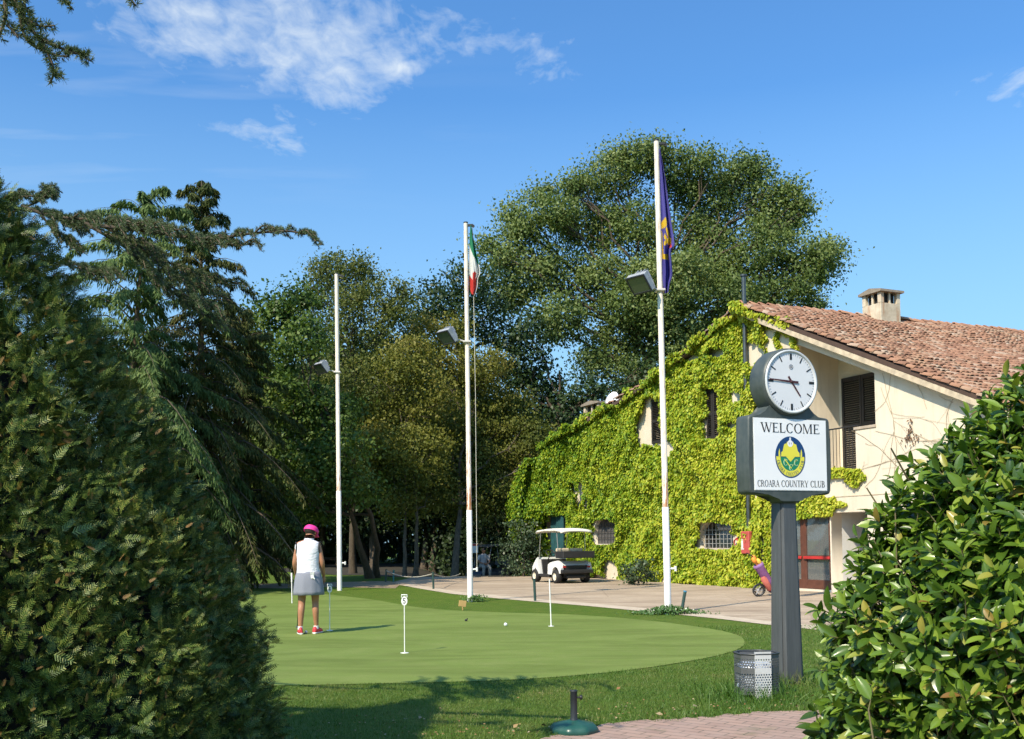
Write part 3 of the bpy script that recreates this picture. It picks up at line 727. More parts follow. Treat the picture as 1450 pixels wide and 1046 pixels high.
MAP = [(386, 440, 34), (420, 424, 22), (375, 500, 46), (430, 482, 38), (400, 560, 52), (462, 590, 46), (400, 640, 54), (450, 672, 48), (492, 640, 34), (352, 560, 40), (352, 640, 44), (510, 690, 26), (380, 706, 40), (455, 722, 24)]
tree('maple_tree', 'dense dark maple with leaning double trunk behind the golfer and left flagpole', 'tree', G(515, 818), lobes_px(MAP, 38), lf_maple, m_bark, leaf=.15, clumps=52, per=58, cr=.30,
     trunks=[(G(524, 819), D(498, 730, 38.5), .17), (G(533, 818), D(526, 730, 38.5), .15)])
OL1 = [(560, 520, 40), (545, 590, 44), (600, 560, 40), (590, 640, 50), (545, 660, 40), (610, 700, 34), (570, 715, 30), (530, 620, 30), (590, 500, 24)]
tree('olive_green_tree', 'brownish olive tree with two slim trunks between left and middle flagpoles', 'tree', D(577, 815, 42.6), lobes_px(OL1, 43.5), lf_olive, m_bark2, leaf=.125, clumps=60, per=60, cr=.28, up=.1,
     trunks=[(D(573, 815, 42.5), D(574, 722, 43), .09), (D(588, 815, 42.8), D(590, 722, 43), .11)])
OL2 = [(602, 478, 34), (640, 515, 44), (668, 560, 48), (720, 588, 44), (640, 600, 44), (640, 645, 50), (702, 652, 50), (752, 622, 32), (660, 700, 42), (700, 700, 32), (620, 690, 34), (690, 520, 28), (765, 655, 22), (735, 690, 24), (640, 465, 20)]
tree('golden_tree', 'golden brown leaved tree with bent trunk behind the middle flagpole', 'tree', D(645, 815, 44), lobes_px(OL2, 47), lf_olive, m_bark2, leaf=.125, clumps=60, per=60, cr=.28, up=.1,
     trunks=[(D(643, 815, 44), D(652, 715, 45.5), .18)])
# row of trees deeper in the wood
back = [(345, 62, 'low dark tree far left at the end of the lawn'), (400, 68, 'far shaded tree behind the golfer'), (455, 60, 'far shaded tree left of the bare flagpole'), (520, 66, 'far shaded tree behind the leaning double trunk'),
        (600, 58, 'far shaded tree behind the slim twin trunks'), (660, 63, 'far shaded tree behind the bent trunk'), (715, 57, 'far shaded tree behind the dark buggy'), (770, 60, 'far shaded tree touching the ivy end of the house')]
for px, y, lab in back:
    b = D(px, 790, y); k = F/y
    ls = [(Vector((b.x+random.uniform(-2.4, 2.4), y+random.uniform(-1.5, 1.5), z)), random.uniform(1.5, 2.1)) for z in (2.6, 3.4, 4.4, 5.3, 6.3, 7.4, 8.2)]
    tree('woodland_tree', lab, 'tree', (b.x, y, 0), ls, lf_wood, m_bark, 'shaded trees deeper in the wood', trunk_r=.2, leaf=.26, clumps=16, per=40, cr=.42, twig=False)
for px, py, lab in ((440, 520, 'tall shaded tree far behind the bare flagpole, left of it'), (530, 505, 'tall shaded tree far behind the thin olive crown'), (612, 540, 'tall shaded tree far behind the golden crown'), (690, 575, 'tall shaded tree far behind the middle flagpole rope')):
    b = D(px, 790, 58); ls = lobes_px([(px+random.uniform(-40, 40), py+k*34+random.uniform(-12, 12), 46) for k in range(7)]+[(px-34, py+30, 40), (px+34, py+40, 40)], 58)
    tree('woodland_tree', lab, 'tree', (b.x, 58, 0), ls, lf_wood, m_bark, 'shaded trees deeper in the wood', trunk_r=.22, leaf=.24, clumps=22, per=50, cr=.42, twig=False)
# understorey mass at the back of the wood
n = 34000; ux = rng.uniform(-48, 12, n); uy = rng.uniform(66, 82, n); uz = rng.uniform(0, 1, n)**1.1*(7.5+2*np.sin(ux*.7)+1.5*np.sin(ux*1.9))
P = np.stack([ux, uy, uz], -1)
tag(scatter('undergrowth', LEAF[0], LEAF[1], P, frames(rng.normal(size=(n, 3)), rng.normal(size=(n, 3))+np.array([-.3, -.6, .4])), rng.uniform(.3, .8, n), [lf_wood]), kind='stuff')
# shrub at the end of the house
lf_shrub = foliage('privet_leaves', [(.030, .060, .028), (.065, .10, .05), (.12, .155, .085)], .4, .2, 1.2)
SH = [(738, 752, 22), (724, 780, 20), (745, 788, 20), (752, 762, 16), (734, 803, 14), (756, 805, 12)]
tree('shrub', 'grey green shrub at the left end of the ivy wall behind the track', 'shrub', G(742, 816), lobes_px(SH, 41.5, .6), lf_shrub, m_bark, trunk_r=.06, leaf=.10, clumps=46, per=55, cr=.16)
SH2 = [(905, 800, 11), (890, 812, 9), (922, 812, 8), (897, 822, 6)]
a_ = hworld(0, -.5, 0)
bb_ = G(903, 829)
tree('shrub', 'small bush growing at the foot of the ivy wall right of the white buggy', 'shrub', bb_, [(D(p[0], p[1], bb_.y+.3*k_), p[2]*bb_.y/F) for k_, p in enumerate(SH2)], lf_shrub, m_bark, trunk_r=.03, leaf=.10, clumps=60, per=40, cr=.14)

# ---- ivy
t = NT('virginia_creeper_leaves')
g = t.add('ShaderNodeNewGeometry').outputs['Random Per Island']
xs_ = t.sep(t.co())
pos = t.math('MULTIPLY', xs_[0], 1/17.0)
f = t.math('ADD', t.math('MULTIPLY', g, .55), t.math('ADD', t.math('MULTIPLY', t.noise(.9, 4, .6), .55), t.math('MULTIPLY', pos, .36)))
f = t.math('SUBTRACT', f, .31)
k = t.ramp(f, [(.10, (.075, .165, .014)), (.34, (.190, .290, .017)), (.58, (.36, .41, .028)), (.85, (.52, .50, .055))])
t.base(k); t.rough(.48); t.p.inputs['Specular IOR Level'].default_value = .3
tr = t.add('ShaderNodeBsdfTranslucent'); t.link(t.mix(1.0, k, (1.2, 1.2, .5), 'MULTIPLY'), tr.inputs[0])
ms = t.add('ShaderNodeMixShader'); ms.inputs[0].default_value = .25
t.link(t.p.outputs[0], ms.inputs[1]); t.link(tr.outputs[0], ms.inputs[2]); t.link(ms.outputs[0], t.out.inputs[0]); m_ivy = t.m
def in_rect(px, py, r): return (px > r[0]) & (px < r[2]) & (py > r[1]) & (py < r[3])
def vnoise(x, y, s):
    return np.sin(x*s*1.3+1.7*np.sin(y*s*.9+1))*.5+np.sin(y*s*1.7+2.1*np.sin(x*s*.7))*.3+np.sin((x+y)*s*2.9+1.3*np.sin((x-y)*s*2.3))*.2
def projn(P):
    c = (P-np.array(EYEV)) @ np.array(CAMR)
    return 725+F*c[:, 0]/-c[:, 2], PY0-F*c[:, 1]/-c[:, 2]
E2 = np.array([[EU.x, EU.y, 0], [EN.x, EN.y, 0], [0, 0, 1]])
N0 = 430000
u = rng.uniform(-.9, hw(1180, 700)[0]+1.2, N0); z = rng.uniform(0, 8.6, N0)
zr = np.interp(u, [-1.2]+[p[0] for p in lp_[1:]]+[EV[0]], [lp_[1][1]-1.1]+[p[1] for p in lp_[1:]]+[EV[1]])
W_ = np.array(W0)+np.stack([u, 0*u, z], -1) @ E2
px, py = projn(W_)
nz_ = vnoise(u, z, 1.6); nf = vnoise(u+9, z-4, 4.5)
keep = z < zr+.10+.16*nf
keep &= ~((u < U0+.3) & (z > zl(U0)-.15+.15*nf+(u-U0)*.75))
# clear of the openings, ragged
for r in ((917, 562, 938, 628), (1003, 549, 1021, 620), (843, 733, 873, 771), (992, 738, 1038, 776), (786, 728, 804, 815)):
    keep &= ~in_rect(px+3*nf, py+2.5*nz_, r)
# bare patches of render
for cx_, cy_2, rx_, ry_ in ((914, 606, 7, 26), (946, 632, 9, 12), (1020, 498, 10, 8), (1072, 500, 14, 20), (1105, 500, 16, 36), (1000, 455, 7, 6), (1045, 560, 8, 14), (1040, 765, 8, 10), (868, 805, 10, 14), (945, 822, 7, 8), (820, 690, 5, 12), (826, 712, 4, 12), (1075, 690, 6, 14), (985, 505, 9, 6), (1040, 600, 6, 6), (853, 822, 14, 12), (980, 826, 12, 5), (915, 826, 8, 5), (1062, 752, 5, 8)):
    keep &= (((px-cx_)/rx_)**2+((py-cy_2)/ry_)**2+.5*nf) > 1
# right hand limit: trailing strands only
lim = np.interp(py, [440, 452, 470, 485, 500, 560, 640, 690, 700, 712, 727, 735, 842, 860], [1070, 1128, 1126, 1080, 1078, 1078, 1078, 1090, 1175, 1195, 1178, 1096, 1096, 1096])
keep &= px < lim+8*nf+5*nz_
strand = (np.abs(((px-1070+3*np.sin(py*.2)) % 23)-11) < 3.2) & (px > 1075) & (px < 1135) & (py < 508+10*np.sin(px*.3)) & (py > 440)
top = (z < zr-.3) & (px < 1135) & (py < 520)
keep |= strand & top
swag = (px > 1172) & (px < 1222) & (np.abs(py-668-2*nf) < 6)
swag2 = (px > 1200) & (px < 1262) & (np.abs(py-678-6*np.sin(px*.25)-(px-1200)*.06) < 6+5*nf)
keep |= (swag | swag2)
keep |= (px > 1140) & (px < 1185) & (np.abs(py-722+(px-1150)*.5) < 4)
keep &= rng.random(N0) < np.where(nz_ < -.55, .45, 1.0)
edge = np.exp(-((u-U0)/1.4)**2)
u, z, nz_, nf, zr, px, py, edge = (a[keep] for a in (u, z, nz_, nf, zr, px, py, edge))
n = len(u)
bul = np.where(px < 1085, .10+.16*(nz_+.6)+.10*nf, .07)
bul = np.where(px < 1085, bul+edge*(.35+.5*np.sin(np.clip((z-1.2)/2.6, 0, 1)*PI)), bul)
v = -np.clip(bul, .03, 1.4)*(.35+.65*rng.random(n)**.5)
thick = z > zr-.15
v = np.where(thick, v-.25+.3*rng.random(n), v)
P = np.stack([u, v, z], -1)
# rounded mass round the left corner
m = 24000; th = rng.uniform(-PI*.62, PI*.62, m); zz_ = rng.uniform(.5, zl(U0)-.1, m); sh_ = np.sin(np.clip((zz_-.3)/(zl(U0)-.1), 0, 1)*PI)**.6
rad = (.25+1.0*sh_)*(1+.15*rng.normal(size=m)*.6)
P2 = np.stack([U0-.25-rad*np.cos(th)*1.0*np.clip((4.6-zz_)/1.6, .3, 1), -.1+1.1*rad*np.sin(th)*.9, zz_], -1)
N2 = np.stack([-np.cos(th), np.sin(th), .4+0*th], -1)
# ivy on the small chimney
m3 = 1500; cu_ = rng.uniform(-.72, .72, m3); fz_ = rng.uniform(zl(c2[0])-.5, c2t-.30, m3)
P3 = np.stack([c2[0]+cu_, np.full(m3, 1.3-.5)-.15*rng.random(m3), fz_], -1); N3 = np.tile([0, -1., .4], (m3, 1))
fallz = rng.random(m3) < .8
nn_ = np.tile([-.05, -1., .42], (n, 1))+rng.normal(size=(n, 3))*.30
P = np.concatenate([P, P2, P3[fallz]]); NN = np.concatenate([nn_, N2+rng.normal(size=(m, 3))*.3, N3[fallz]+rng.normal(size=(fallz.sum(), 3))*.3])
qx, qy = projn(np.array(W0)+P @ E2); kp = ~((((qx-867)/12)**2+((qy-563)/13)**2 < 1) & (qy < 572))
for r in ((919, 563, 935, 627), (1004, 551, 1019, 620), (844, 735, 873, 770), (994, 739, 1037, 775), (787, 728, 804, 806)): kp &= ~in_rect(qx+rng.normal(0, 1.5, len(P)), qy+rng.normal(0, 1.5, len(P)), r)
for bx, by, brx, bry in ((822, 692, 4, 16), (830, 712, 3, 10), (916, 603, 6, 24), (946, 632, 7, 9), (1072, 498, 10, 14), (1020, 498, 6, 5), (1045, 560, 5, 9), (1042, 765, 5, 8), (868, 812, 9, 12), (945, 825, 6, 5), (1078, 690, 4, 10), (853, 824, 12, 9), (985, 828, 9, 3), (917, 828, 6, 4), (780, 690, 3, 4), (1000, 470, 5, 4), (1088, 470, 6, 8)):
    kp &= ((qx-bx)/brx)**2+((qy-by)/bry)**2+rng.normal(0, .22, len(P)) > 1
P = P[kp]; NN = NN[kp]
n = len(P); ax = np.tile([0, -.15, -1.], (n, 1))+rng.normal(size=(n, 3))*.42
iv = scatter('ivy', LEAF6[0], LEAF6[1], P, frames(ax, NN), np.stack([rng.uniform(.072, .125, n)]*3, -1)*np.array([1.25, 1, 1]), [m_ivy])
iv.location = W0; iv.rotation_euler = (0, 0, HA)
tag(iv, 'yellow green creeper covering the gable wall of the house', 'ivy')
# bare creeper stems on the cream wall
mb = MB()
def stem_px(pts, r=.010):
    q = []
    for i, (x, y) in enumerate(pts):
        a = hw(x, y); q.append((a[0], -.016, a[1]))
    mb.tube(smoothpoly(q, 5, False), r, 5, cap=False)
def crawl(x, y, dx, dy, n, sp, lvl=0):
    pts = [(x, y)]
    for i in range(n):
        dx += random.gauss(0, 1.6); dy += random.gauss(0, 1.6); x += dx; y += dy; pts.append((x, y))
        if x < 1243 and y < 604: break
        if lvl < 2 and random.random() < .22: crawl(x, y, dx*.7+random.gauss(0, 4), dy*.7+random.gauss(0, 3), max(2, n//2), sp, lvl+1)
    stem_px(pts, .0042/(1+lvl*.6))
random.seed(21)
for args in ((1250, 528, 2, 10, 12), (1248, 548, 3, 10, 12), (1262, 530, 0, 9, 7), (1240, 610, 8, 6, 8), (1215, 668, 7, -4, 7), (1225, 690, 9, -6, 6), (1290, 680, -6, -10, 8), (1300, 545, 5, 6, 5), (1350, 565, -3, 6, 5), (1330, 560, 4, 4, 5)):
    crawl(*args, sp=1)
vs2 = mb.build('creeper_stems', plain('dry_stems', (.34, .26, .165), .9)); vs2.location = W0; vs2.rotation_euler = (0, 0, HA)
tag(vs2, 'thin dry creeper stems clinging to the bare cream wall near the laurel', 'creeper')
# withered leaves on that wall
n = 60; qx = np.concatenate([rng.normal(1291, 2.0, 30), rng.normal(1291, 7, 30)]); qy = np.concatenate([rng.uniform(590, 622, 30), rng.normal(620, 5, 30)])
P = np.array([(lambda a: (a[0], -.03, a[1]))(hw(x, y)) for x, y in zip(qx, qy)])
dl = scatter('withered_leaves', LEAF[0], LEAF[1], P, frames(np.tile([.1, 0, -1.], (n, 1))+rng.normal(size=(n, 3))*.4, np.tile([0, -1., .3], (n, 1))+rng.normal(size=(n, 3))*.4), rng.uniform(.05, .10, n), [foliage('withered_leaves', [(.10, .05, .03), (.2, .12, .07)], .8, .1)])
tag(dl, kind='stuff'); dl.location = W0; dl.rotation_euler = (0, 0, HA)


# ---- conifers
def conifer(name, label, base, H, Rb, mats, group=None, nb=170, dro=.5, leafl=.34, leafw=.05, per=70, z0=1.0, upt=.25, lean=0, pw=1.0, squash=1.0):
    leafl *= .6; leafw *= .8; per = int(per*2.4)
    base = Vector(base); root = empty(name, base, label, 'tree', group)
    mb = MB(); tp = [Vector((lean*(k/8)**2, 0, H*k/8)) for k in range(9)]
    mb.tube(tp, [max(.02, .22*(1-k/8.2)) for k in range(9)], 8)
    P, A, N = [], [], []
    for i in range(nb):
        f = (i+random.random())/nb; z = z0+(H-z0)*f
        L = Rb*(1.02-f)**pw*random.choice((random.uniform(.4,.8),random.uniform(.8,1.3)))+.08; az = i*2.399+random.uniform(-.4, .4)
        o = Vector((lean*(z/H)**2, 0, z)); d = Vector((math.cos(az), math.sin(az)*squash, 0))
        pts = []
        for k in range(8):
            s = k/7; dz = L*(upt*s*(1-s)*1.6-dro*s*s*(1.1-.9*f)+.5*f**3*s+ .18*max(0, s-.75)*2)
            pts.append(o+d*(L*s)+Vector((0, 0, dz)))
        mb.tube(pts, [.045*(1-.9*k/7)*(1.2-f) for k in range(8)], 5, cap=False)
        pa = np.array([tuple(p) for p in pts]); m = int(per*(.35+L/Rb))
        s = rng.random(m)**.7; idx = np.minimum((s*7).astype(int), 6); fr = s*7-idx
        q = pa[idx]*(1-fr[:, None])+pa[idx+1]*fr[:, None]
        side = np.cross(np.array(d), [0, 0, 1.]); w = rng.normal(size=m)*.16*L*(1.05-s)
        q = q+side*w[:, None]; q[:, 2] -= np.abs(w)*.25
        hang = rng.random(m)*.55*(.25+s)
        q[:, 2] -= hang*leafl*1.6
        P.append(q); a = np.stack([side[0]*np.sign(w)*.5+d.x*.35, side[1]*np.sign(w)*.5+d.y*.35, -1.0+0*w], -1)+rng.normal(size=(m, 3))*.25
        A.append(a); N.append(np.tile(np.array(d)*.6+np.array([0, 0, .6]), (m, 1))+rng.normal(size=(m, 3))*.6)
    mb.build('trunk', m_bark, root)
    P = np.concatenate(P); A = np.concatenate(A); N = np.concatenate(N); n = len(P)
    S = np.stack([leafw*rng.uniform(.7, 1.4, n)*1.5, leafl*rng.uniform(.5, 1.25, n), np.full(n, .1)], -1)
    scatter('crown', LEAF[0], LEAF[1], P, frames(A, N), S, mats, root)
    return root
lf_spruce = foliage('spruce_needles', [(.022, .040, .011), (.046, .068, .017), (.078, .090, .023), (.11, .09, .03)], .65, .2, .6, .2)
lf_deo = foliage('deodar_needles', [(.048, .092, .028), (.095, .150, .045), (.155, .205, .065)], .65, .22, .6, .2)
def cb(px, y): return Vector((D(px, 800, y).x, y, 0))
conifer('spruce_tree', 'tall dark drooping spruce with pointed top behind the long cedar branch', cb(284, 31), D(280, 258, 31).z, 3.1, [lf_spruce], nb=125, dro=.62, per=170, upt=.5, pw=.62)
conifer('spruce_tree', 'lower dark spruce between the pointed spruce and the maple', cb(338, 34), D(338, 440, 34).z, 2.7, [lf_spruce], nb=110, dro=.6, per=170, upt=.4, pw=.5)
conifer('deodar_tree', 'lighter green weeping deodar with nodding top left of the pointed spruce', cb(178, 28), D(190, 284, 28).z, 2.9, [lf_deo], nb=84, dro=.5, per=220, upt=.75, lean=.55, pw=.42)
conifer('deodar_tree', 'pale green deodar with low sweeping fronds right behind the yew', cb(222, 30), D(222, 500, 30).z, 2.2, [lf_deo], nb=64, dro=.42, per=280, upt=.6, leafl=.40, leafw=.036, pw=.3, z0=2.6)
for x_, y_, l_ in ((-19, 27, 'unseen tree added for its shade, hidden behind the yew at the left edge'), (-21, 38, 'unseen tree added for its shade, hidden behind the spruces at the left edge')):  # unseen trees, added to shade the wood and the far lawn
    tree('added_shade_tree', l_, 'tree', (x_, y_, 0), [(Vector((x_+random.uniform(-2, 2), y_+random.uniform(-2, 2), z)), random.uniform(1.5, 2.1)) for z in (3, 4.5, 5.5, 7, 8, 9.5)], lf_dark, m_bark, 'unseen trees added for shade at the left edge', trunk_r=.2, leaf=.24, clumps=18, per=45, cr=.42, twig=False)

# ---- foreground yew
YD = 6.0
ypro = [(0, 262), (22, 282), (48, 308), (80, 348), (105, 400), (150, 470), (182, 522), (216, 580), (242, 622), (266, 680), (302, 742), (332, 812), (352, 872), (376, 922), (388, 982), (404, 1046)]
yq = [D(x, y, YD) for x, y in ypro]; YX = -3.35
yz = np.array([p.z for p in yq][::-1]); yr = np.array([p.x-YX for p in yq][::-1])
yz = np.concatenate([[0.0], yz, [yz[-1]+.35]]); yr = np.concatenate([[yr[0]+.05], yr, [.05]])
yew = empty('yew', (YX, YD, 0), 'large clipped dark yew cone filling the left edge of the view', 'yew')
t = NT('yew_needles')
g = t.add('ShaderNodeNewGeometry').outputs['Random Per Island']
n1 = t.noise(2.2, 4, .6)
f = t.math('ADD', t.math('MULTIPLY', g, .45), t.math('MULTIPLY', n1, .75))
k = t.ramp(f, [(.3, (.026, .052, .011)), (.5, (.050, .092, .018)), (.7, (.100, .145, .028)), (.85, (.19, .20, .045))])
t.base(k); t.rough(.5); t.p.inputs['Specular IOR Level'].default_value = .3; m_yew = t.m
m_yewtip = foliage('yew_dry_tips', [(.20, .11, .035), (.30, .17, .06), (.16, .13, .04)], .6, .2, 2)
mb = MB(); mb.lathe([(max(.02, r-.52), z) for z, r in zip(yz, yr)], 40, mat=0); mb.build('dark_core', plain('yew_inner_shade', (.012, .012, .008), 1, vs=20), yew)  # near-black solid core stands in for the shade inside the yew
SPV, SPF = [], []
def needle(x, y, dx, dy, dz, L, w):
    b = len(SPV); d = Vector((dx, dy, dz)).normalized(); s = d.cross(Vector((0, 0, 1))).normalized()*w
    p = Vector((x, y, 0)); SPV.extend([tuple(p-s*.7), tuple(p+s*.7), tuple(p+d*L+s*.5), tuple(p+d*L-s*.5)]); SPF.append((b, b+1, b+2, b+3))
for i in range(7):
    y = .05+.13*i
    for sgn in (-1, 1):
        L = .29*(1-.5*(i/7)**2); needle(0, y, sgn*1, .75, .12+random.uniform(-.15, .15), L, .044)
needle(0, .98, 0, 1, .1, .15, .024)
SPV.extend([(-.014, 0, -.004), (.014, 0, -.004), (.008, 1, -.004), (-.008, 1, -.004)]); SPF.append((len(SPV)-4, len(SPV)-3, len(SPV)-2, len(SPV)-1))
def yew_pts(n, jit):
    zz_ = rng.uniform(0.02, yz[-1]-.02, n*3); rr_ = np.interp(zz_, yz, yr)
    kp = rng.random(n*3) < rr_/rr_.max()+.14; zz_ = zz_[kp][:n]; rr_ = rr_[kp][:n]; m = len(zz_)
    th = rng.uniform(-PI*1.02, PI*.22, m)
    lump = -.11+.08*vnoise(th*3.1, zz_*1.9, 2.0)+.07*vnoise(th*7, zz_*5, 1.7)+.05*vnoise(th*13, zz_*9, 2.1)
    r = rr_+lump*np.minimum(1, rr_/.8)+jit(m)
    o = np.stack([np.cos(th), np.sin(th), 0*th+.28], -1)
    return np.stack([r*np.cos(th), r*np.sin(th), zz_], -1), o
P, O = yew_pts(46000, lambda m: -.30*rng.random(m)**1.2)
n = len(P); ax = O*.75+np.array([0, 0, .30])+rng.normal(size=(n, 3))*.55; nz2 = O*.6+np.array([0, 0, .6])+rng.normal(size=(n, 3))*.5
scatter('foliage', SPV, SPF, P, frames(ax, nz2), rng.uniform(.052, .105, n), [m_yew], yew)
P, O = yew_pts(1500, lambda m: -.02+.05*rng.random(m)); n = len(P)
scatter('dry_tips', SPV, SPF, P, frames(O*.6+np.array([0, 0, .5])+rng.normal(size=(n, 3))*.4, O+rng.normal(size=(n, 3))*.5), rng.uniform(.022, .05, n), [m_yewtip], yew)

# ---- foreground laurel
lau = empty('laurel', (3.05, 5.2, 0), 'big glossy leaved laurel bush at the right edge of the view', 'laurel')
t = NT('laurel_leaf')
g = t.add('ShaderNodeNewGeometry').outputs['Random Per Island']
k = t.ramp(g, [(.0, (.034, .075, .010)), (.35, (.072, .138, .016)), (.7, (.130, .215, .024)), (.9, (.20, .29, .036)), (.965, (.26, .28, .05)), (.985, (.36, .30, .06)), (1, (.20, .10, .035))])
t.base(k); t.rough(t.ramp(t.noise(30, 3), [(.3, .22), (.7, .42)])); t.p.inputs['Specular IOR Level'].default_value = .5
tr = t.add('ShaderNodeBsdfTranslucent'); t.link(t.mix(1.0, k, (1.3, 1.45, .5), 'MULTIPLY'), tr.inputs[0])
ms = t.add('ShaderNodeMixShader'); ms.inputs[0].default_value = .24
t.link(t.p.outputs[0], ms.inputs[1]); t.link(tr.outputs[0], ms.inputs[2]); t.link(ms.outputs[0], t.out.inputs[0]); m_laurel = t.m
m_ltwig = plain('laurel_twig', (.10, .085, .035), .7)
LV, LF = [], []; SEG = 6
for i in range(SEG+1):
    f = i/SEG; w = .205*math.sin(PI*min(1, f*.93+.04))**.75*(1 if f < 1 else 0)
    if i == SEG: w = .004
    if i == 0: w = .012
    zc = -.22*f*f+.05*f
    LV += [(-w, f, zc+.30*w), (-w*.5, f, zc+.10*w), (0, f, zc-.012), (w*.5, f, zc+.10*w), (w, f, zc+.30*w)]
for i in range(SEG):
    for j in range(4): LF.append((i*5+j, i*5+j+1, (i+1)*5+j+1, (i+1)*5+j))
LC = np.array([3.02, 5.2, .85]); LR = np.array([1.40, 1.25, 1.38])
LP, LA, LN, LS = [], [], [], []
tw = MB(); L0 = Vector((3.05, 5.2, 0))
LZ = np.array([0, .35, .68, 1.06, 1.27, 1.55, 1.71, 1.93, 2.05, 2.24, 2.38]); LRR = np.array([1.46, 1.54, 1.55, 1.47, 1.36, 1.19, 1.08, .88, .76, .50, .05])
LC = np.array([3.02, 5.2, 0.])
def lau_surface(n):
    z = rng.uniform(.02, 2.36, n*3); rr_ = np.interp(z, LZ, LRR); k = rng.random(n*3) < rr_/1.45+.1; z = z[k]; rr_ = rr_[k]
    th = rng.uniform(-PI, .35, len(z)); k = (np.cos(th) < .8); z, rr_, th = (q[k][:n] for q in (z, rr_, th))
    sl = np.interp(z+.08, LZ, LRR)-np.interp(z-.08, LZ, LRR)
    return np.stack([rr_*np.cos(th), rr_*np.sin(th)*.9, z], -1), nrm(np.stack([np.cos(th), np.sin(th), -sl/.16], -1))
for layer, (cnt, f0, f1) in enumerate(((1500, .93, 1.04), (1150, .74, .93), (600, .5, .74))):
    P, Nn = lau_surface(cnt)
    lump = 1+.085*vnoise(P[:, 0]*2+P[:, 1], P[:, 2]*2, 1.8)
    P[:, :2] *= (rng.uniform(f0, f1, len(P))*lump)[:, None]; P[:, 2] *= rng.uniform(.97, 1.02, len(P))
    for p, nn2 in zip(P, Nn):
        w = p+LC
        if w[2] < .03: continue
        d = nn2*.80+np.array([0, 0, .45])+rng.normal(size=3)*.35; d /= np.linalg.norm(d)
        L = rng.uniform(.10, .20); st = w-d*L
        tw.tube([Vector(st-d*.25-nn2*.1)-L0, Vector(st)-L0, Vector(w)-L0], [.006, .004, .002], 5, cap=False)
        o = np.array(Vector(d).orthogonal().normalized()); o2 = np.cross(d, o); ph = rng.uniform(0, 6.28)
        k = rng.integers(7, 11)
        for i in range(k):
            a = ph+i*2.4; f = i/(k-1); rad = o*math.cos(a)+o2*math.sin(a)
            ax = rad*(1.05-.6*f)+d*(.35+.7*f)+np.array([0, 0, -.30]); LP.append(st+d*L*f); LA.append(ax+rng.normal(size=3)*.12)
            LN.append(d*.55+nn2*.75-rad*.2+np.array([0, 0, .4])+rng.normal(size=3)*.28); LS.append(rng.uniform(.065, .150)*(1-.3*f))
P = np.array(LP)-np.array(L0)
scatter('foliage', LV, LF, P, frames(np.array(LA), np.array(LN)), np.stack([np.array(LS)*rng.uniform(.85, 1.15, len(LS)), LS, LS], -1), [m_laurel], lau, smooth=True)
for i in range(46):
    a = rng.uniform(-PI, 0.3); e = Vector((math.cos(a)*1.25, math.sin(a)*1.1, rng.uniform(.5, 1.9)))
    tw.tube(wiggle((random.uniform(-.5, .5), random.uniform(-.4, .4), 0), e, 6, .03), [.018, .016, .013, .010, .008, .006, .004], 6, cap=False)
tw.build('stem', m_ltwig, lau)

# ---- cedar whose boughs reach into the picture from the left
TRK = Vector((-9.6, 4.2, 0))
ced = empty('cedar_tree', TRK, 'blue green cedar at the left whose long boughs hang into the view over the yew', 'cedar')
wood = MB(); wood.tube([(0, 0, -.1), (0, 0, 3), (.15, .1, 6), (.2, .1, 8.8)], [.42, .36, .2, .03], 12)
TP, TA = [], []
def bough(pts, r0, tuft=60, tl=1.0, both=True):
    """pts are world points; needles stand in tufts along the shoot"""
    q = [Vector(p) for p in smoothpoly([tuple(p) for p in pts], 5, False)]; n = len(q)
    wood.tube([p-TRK for p in q], [r0*(1-.85*i/(n-1))+.003 for i in range(n)], 6, cap=False)
    if tuft:
        for a, b in zip(q, q[1:]):
            L = (b-a).length; m = max(1, int(L*tuft+random.random())); d = (b-a).normalized()
            for _ in range(m):
                s = Vector(rdir(1)[0]); s = (s-d*s.dot(d)).normalized()
                if s.z < -.3 and random.random() < .5: s.z = -s.z
                c = a.lerp(b, random.random())+s*(r0*.4+random.uniform(.0, .025)*tl)
                TP.append((tuple(c), tuple((s+d*.35).normalized()), tl))
def bpx(pts, y0, y1=None, r=.02, tuft=60, tl=1.0):
    y1 = y1 or y0; n = len(pts)
    bough([D(x, y, y0+(y1-y0)*i/max(1, n-1)) for i, (x, y) in enumerate(pts)], r, tuft, tl)
def spray(pts, y, r, sub, tl=1.0, tuft=95, slen=36):
    r = r*.42; sub = int(sub*1.45)
    """a branch with short side shoots in the plane of the bough"""
    bpx(pts, y, y, r, tuft, tl)
    q = smoothpoly(pts, 6, False)
    for i in range(sub):
        k = random.randrange(2, len(q)-1); x, yy = q[k]; tx = q[k][0]-q[k-1][0]; ty = q[k][1]-q[k-1][1]; l = math.hypot(tx, ty)+1e-6
        ln = random.uniform(.4, 1)*slen; sg = random.choice((-1, 1)); o = random.uniform(-.45, .45)
        a = D(x, yy, y); e = D(x+(tx/l*.8)*ln, yy+(ty/l*.8)*ln+random.uniform(-.25, .25)*ln, y+sg*random.uniform(.1, .35))
        bough([a, a.lerp(e, .5)+Vector((0, 0, .03)), e+Vector((0, 0, -.03))], .004, tuft*1.15, tl*.85)
wood_base = [TRK+Vector((0, 0, 4.6)), TRK+Vector((1.5, 2.6, 5.3)), D(-150, 268, 6.9)]
bough(wood_base+[D(-60, 285, 7.1), D(60, 300, 7.2), D(130, 318, 7.2)], .035, 70, .36)
random.seed(8)
spray([(60, 300), (130, 318), (205, 326), (290, 338), (350, 331), (405, 327), (432, 332)], 7.20, .035, 26, .36)
spray([(150, 322), (200, 350), (250, 392), (322, 422)], 7.34, .025, 22, .36)
spray([(120, 316), (180, 352), (230, 398), (308, 440)], 6.98, .025, 22, .36)
spray([(250, 332), (300, 345), (360, 346)], 7.49, .014, 12, .36)
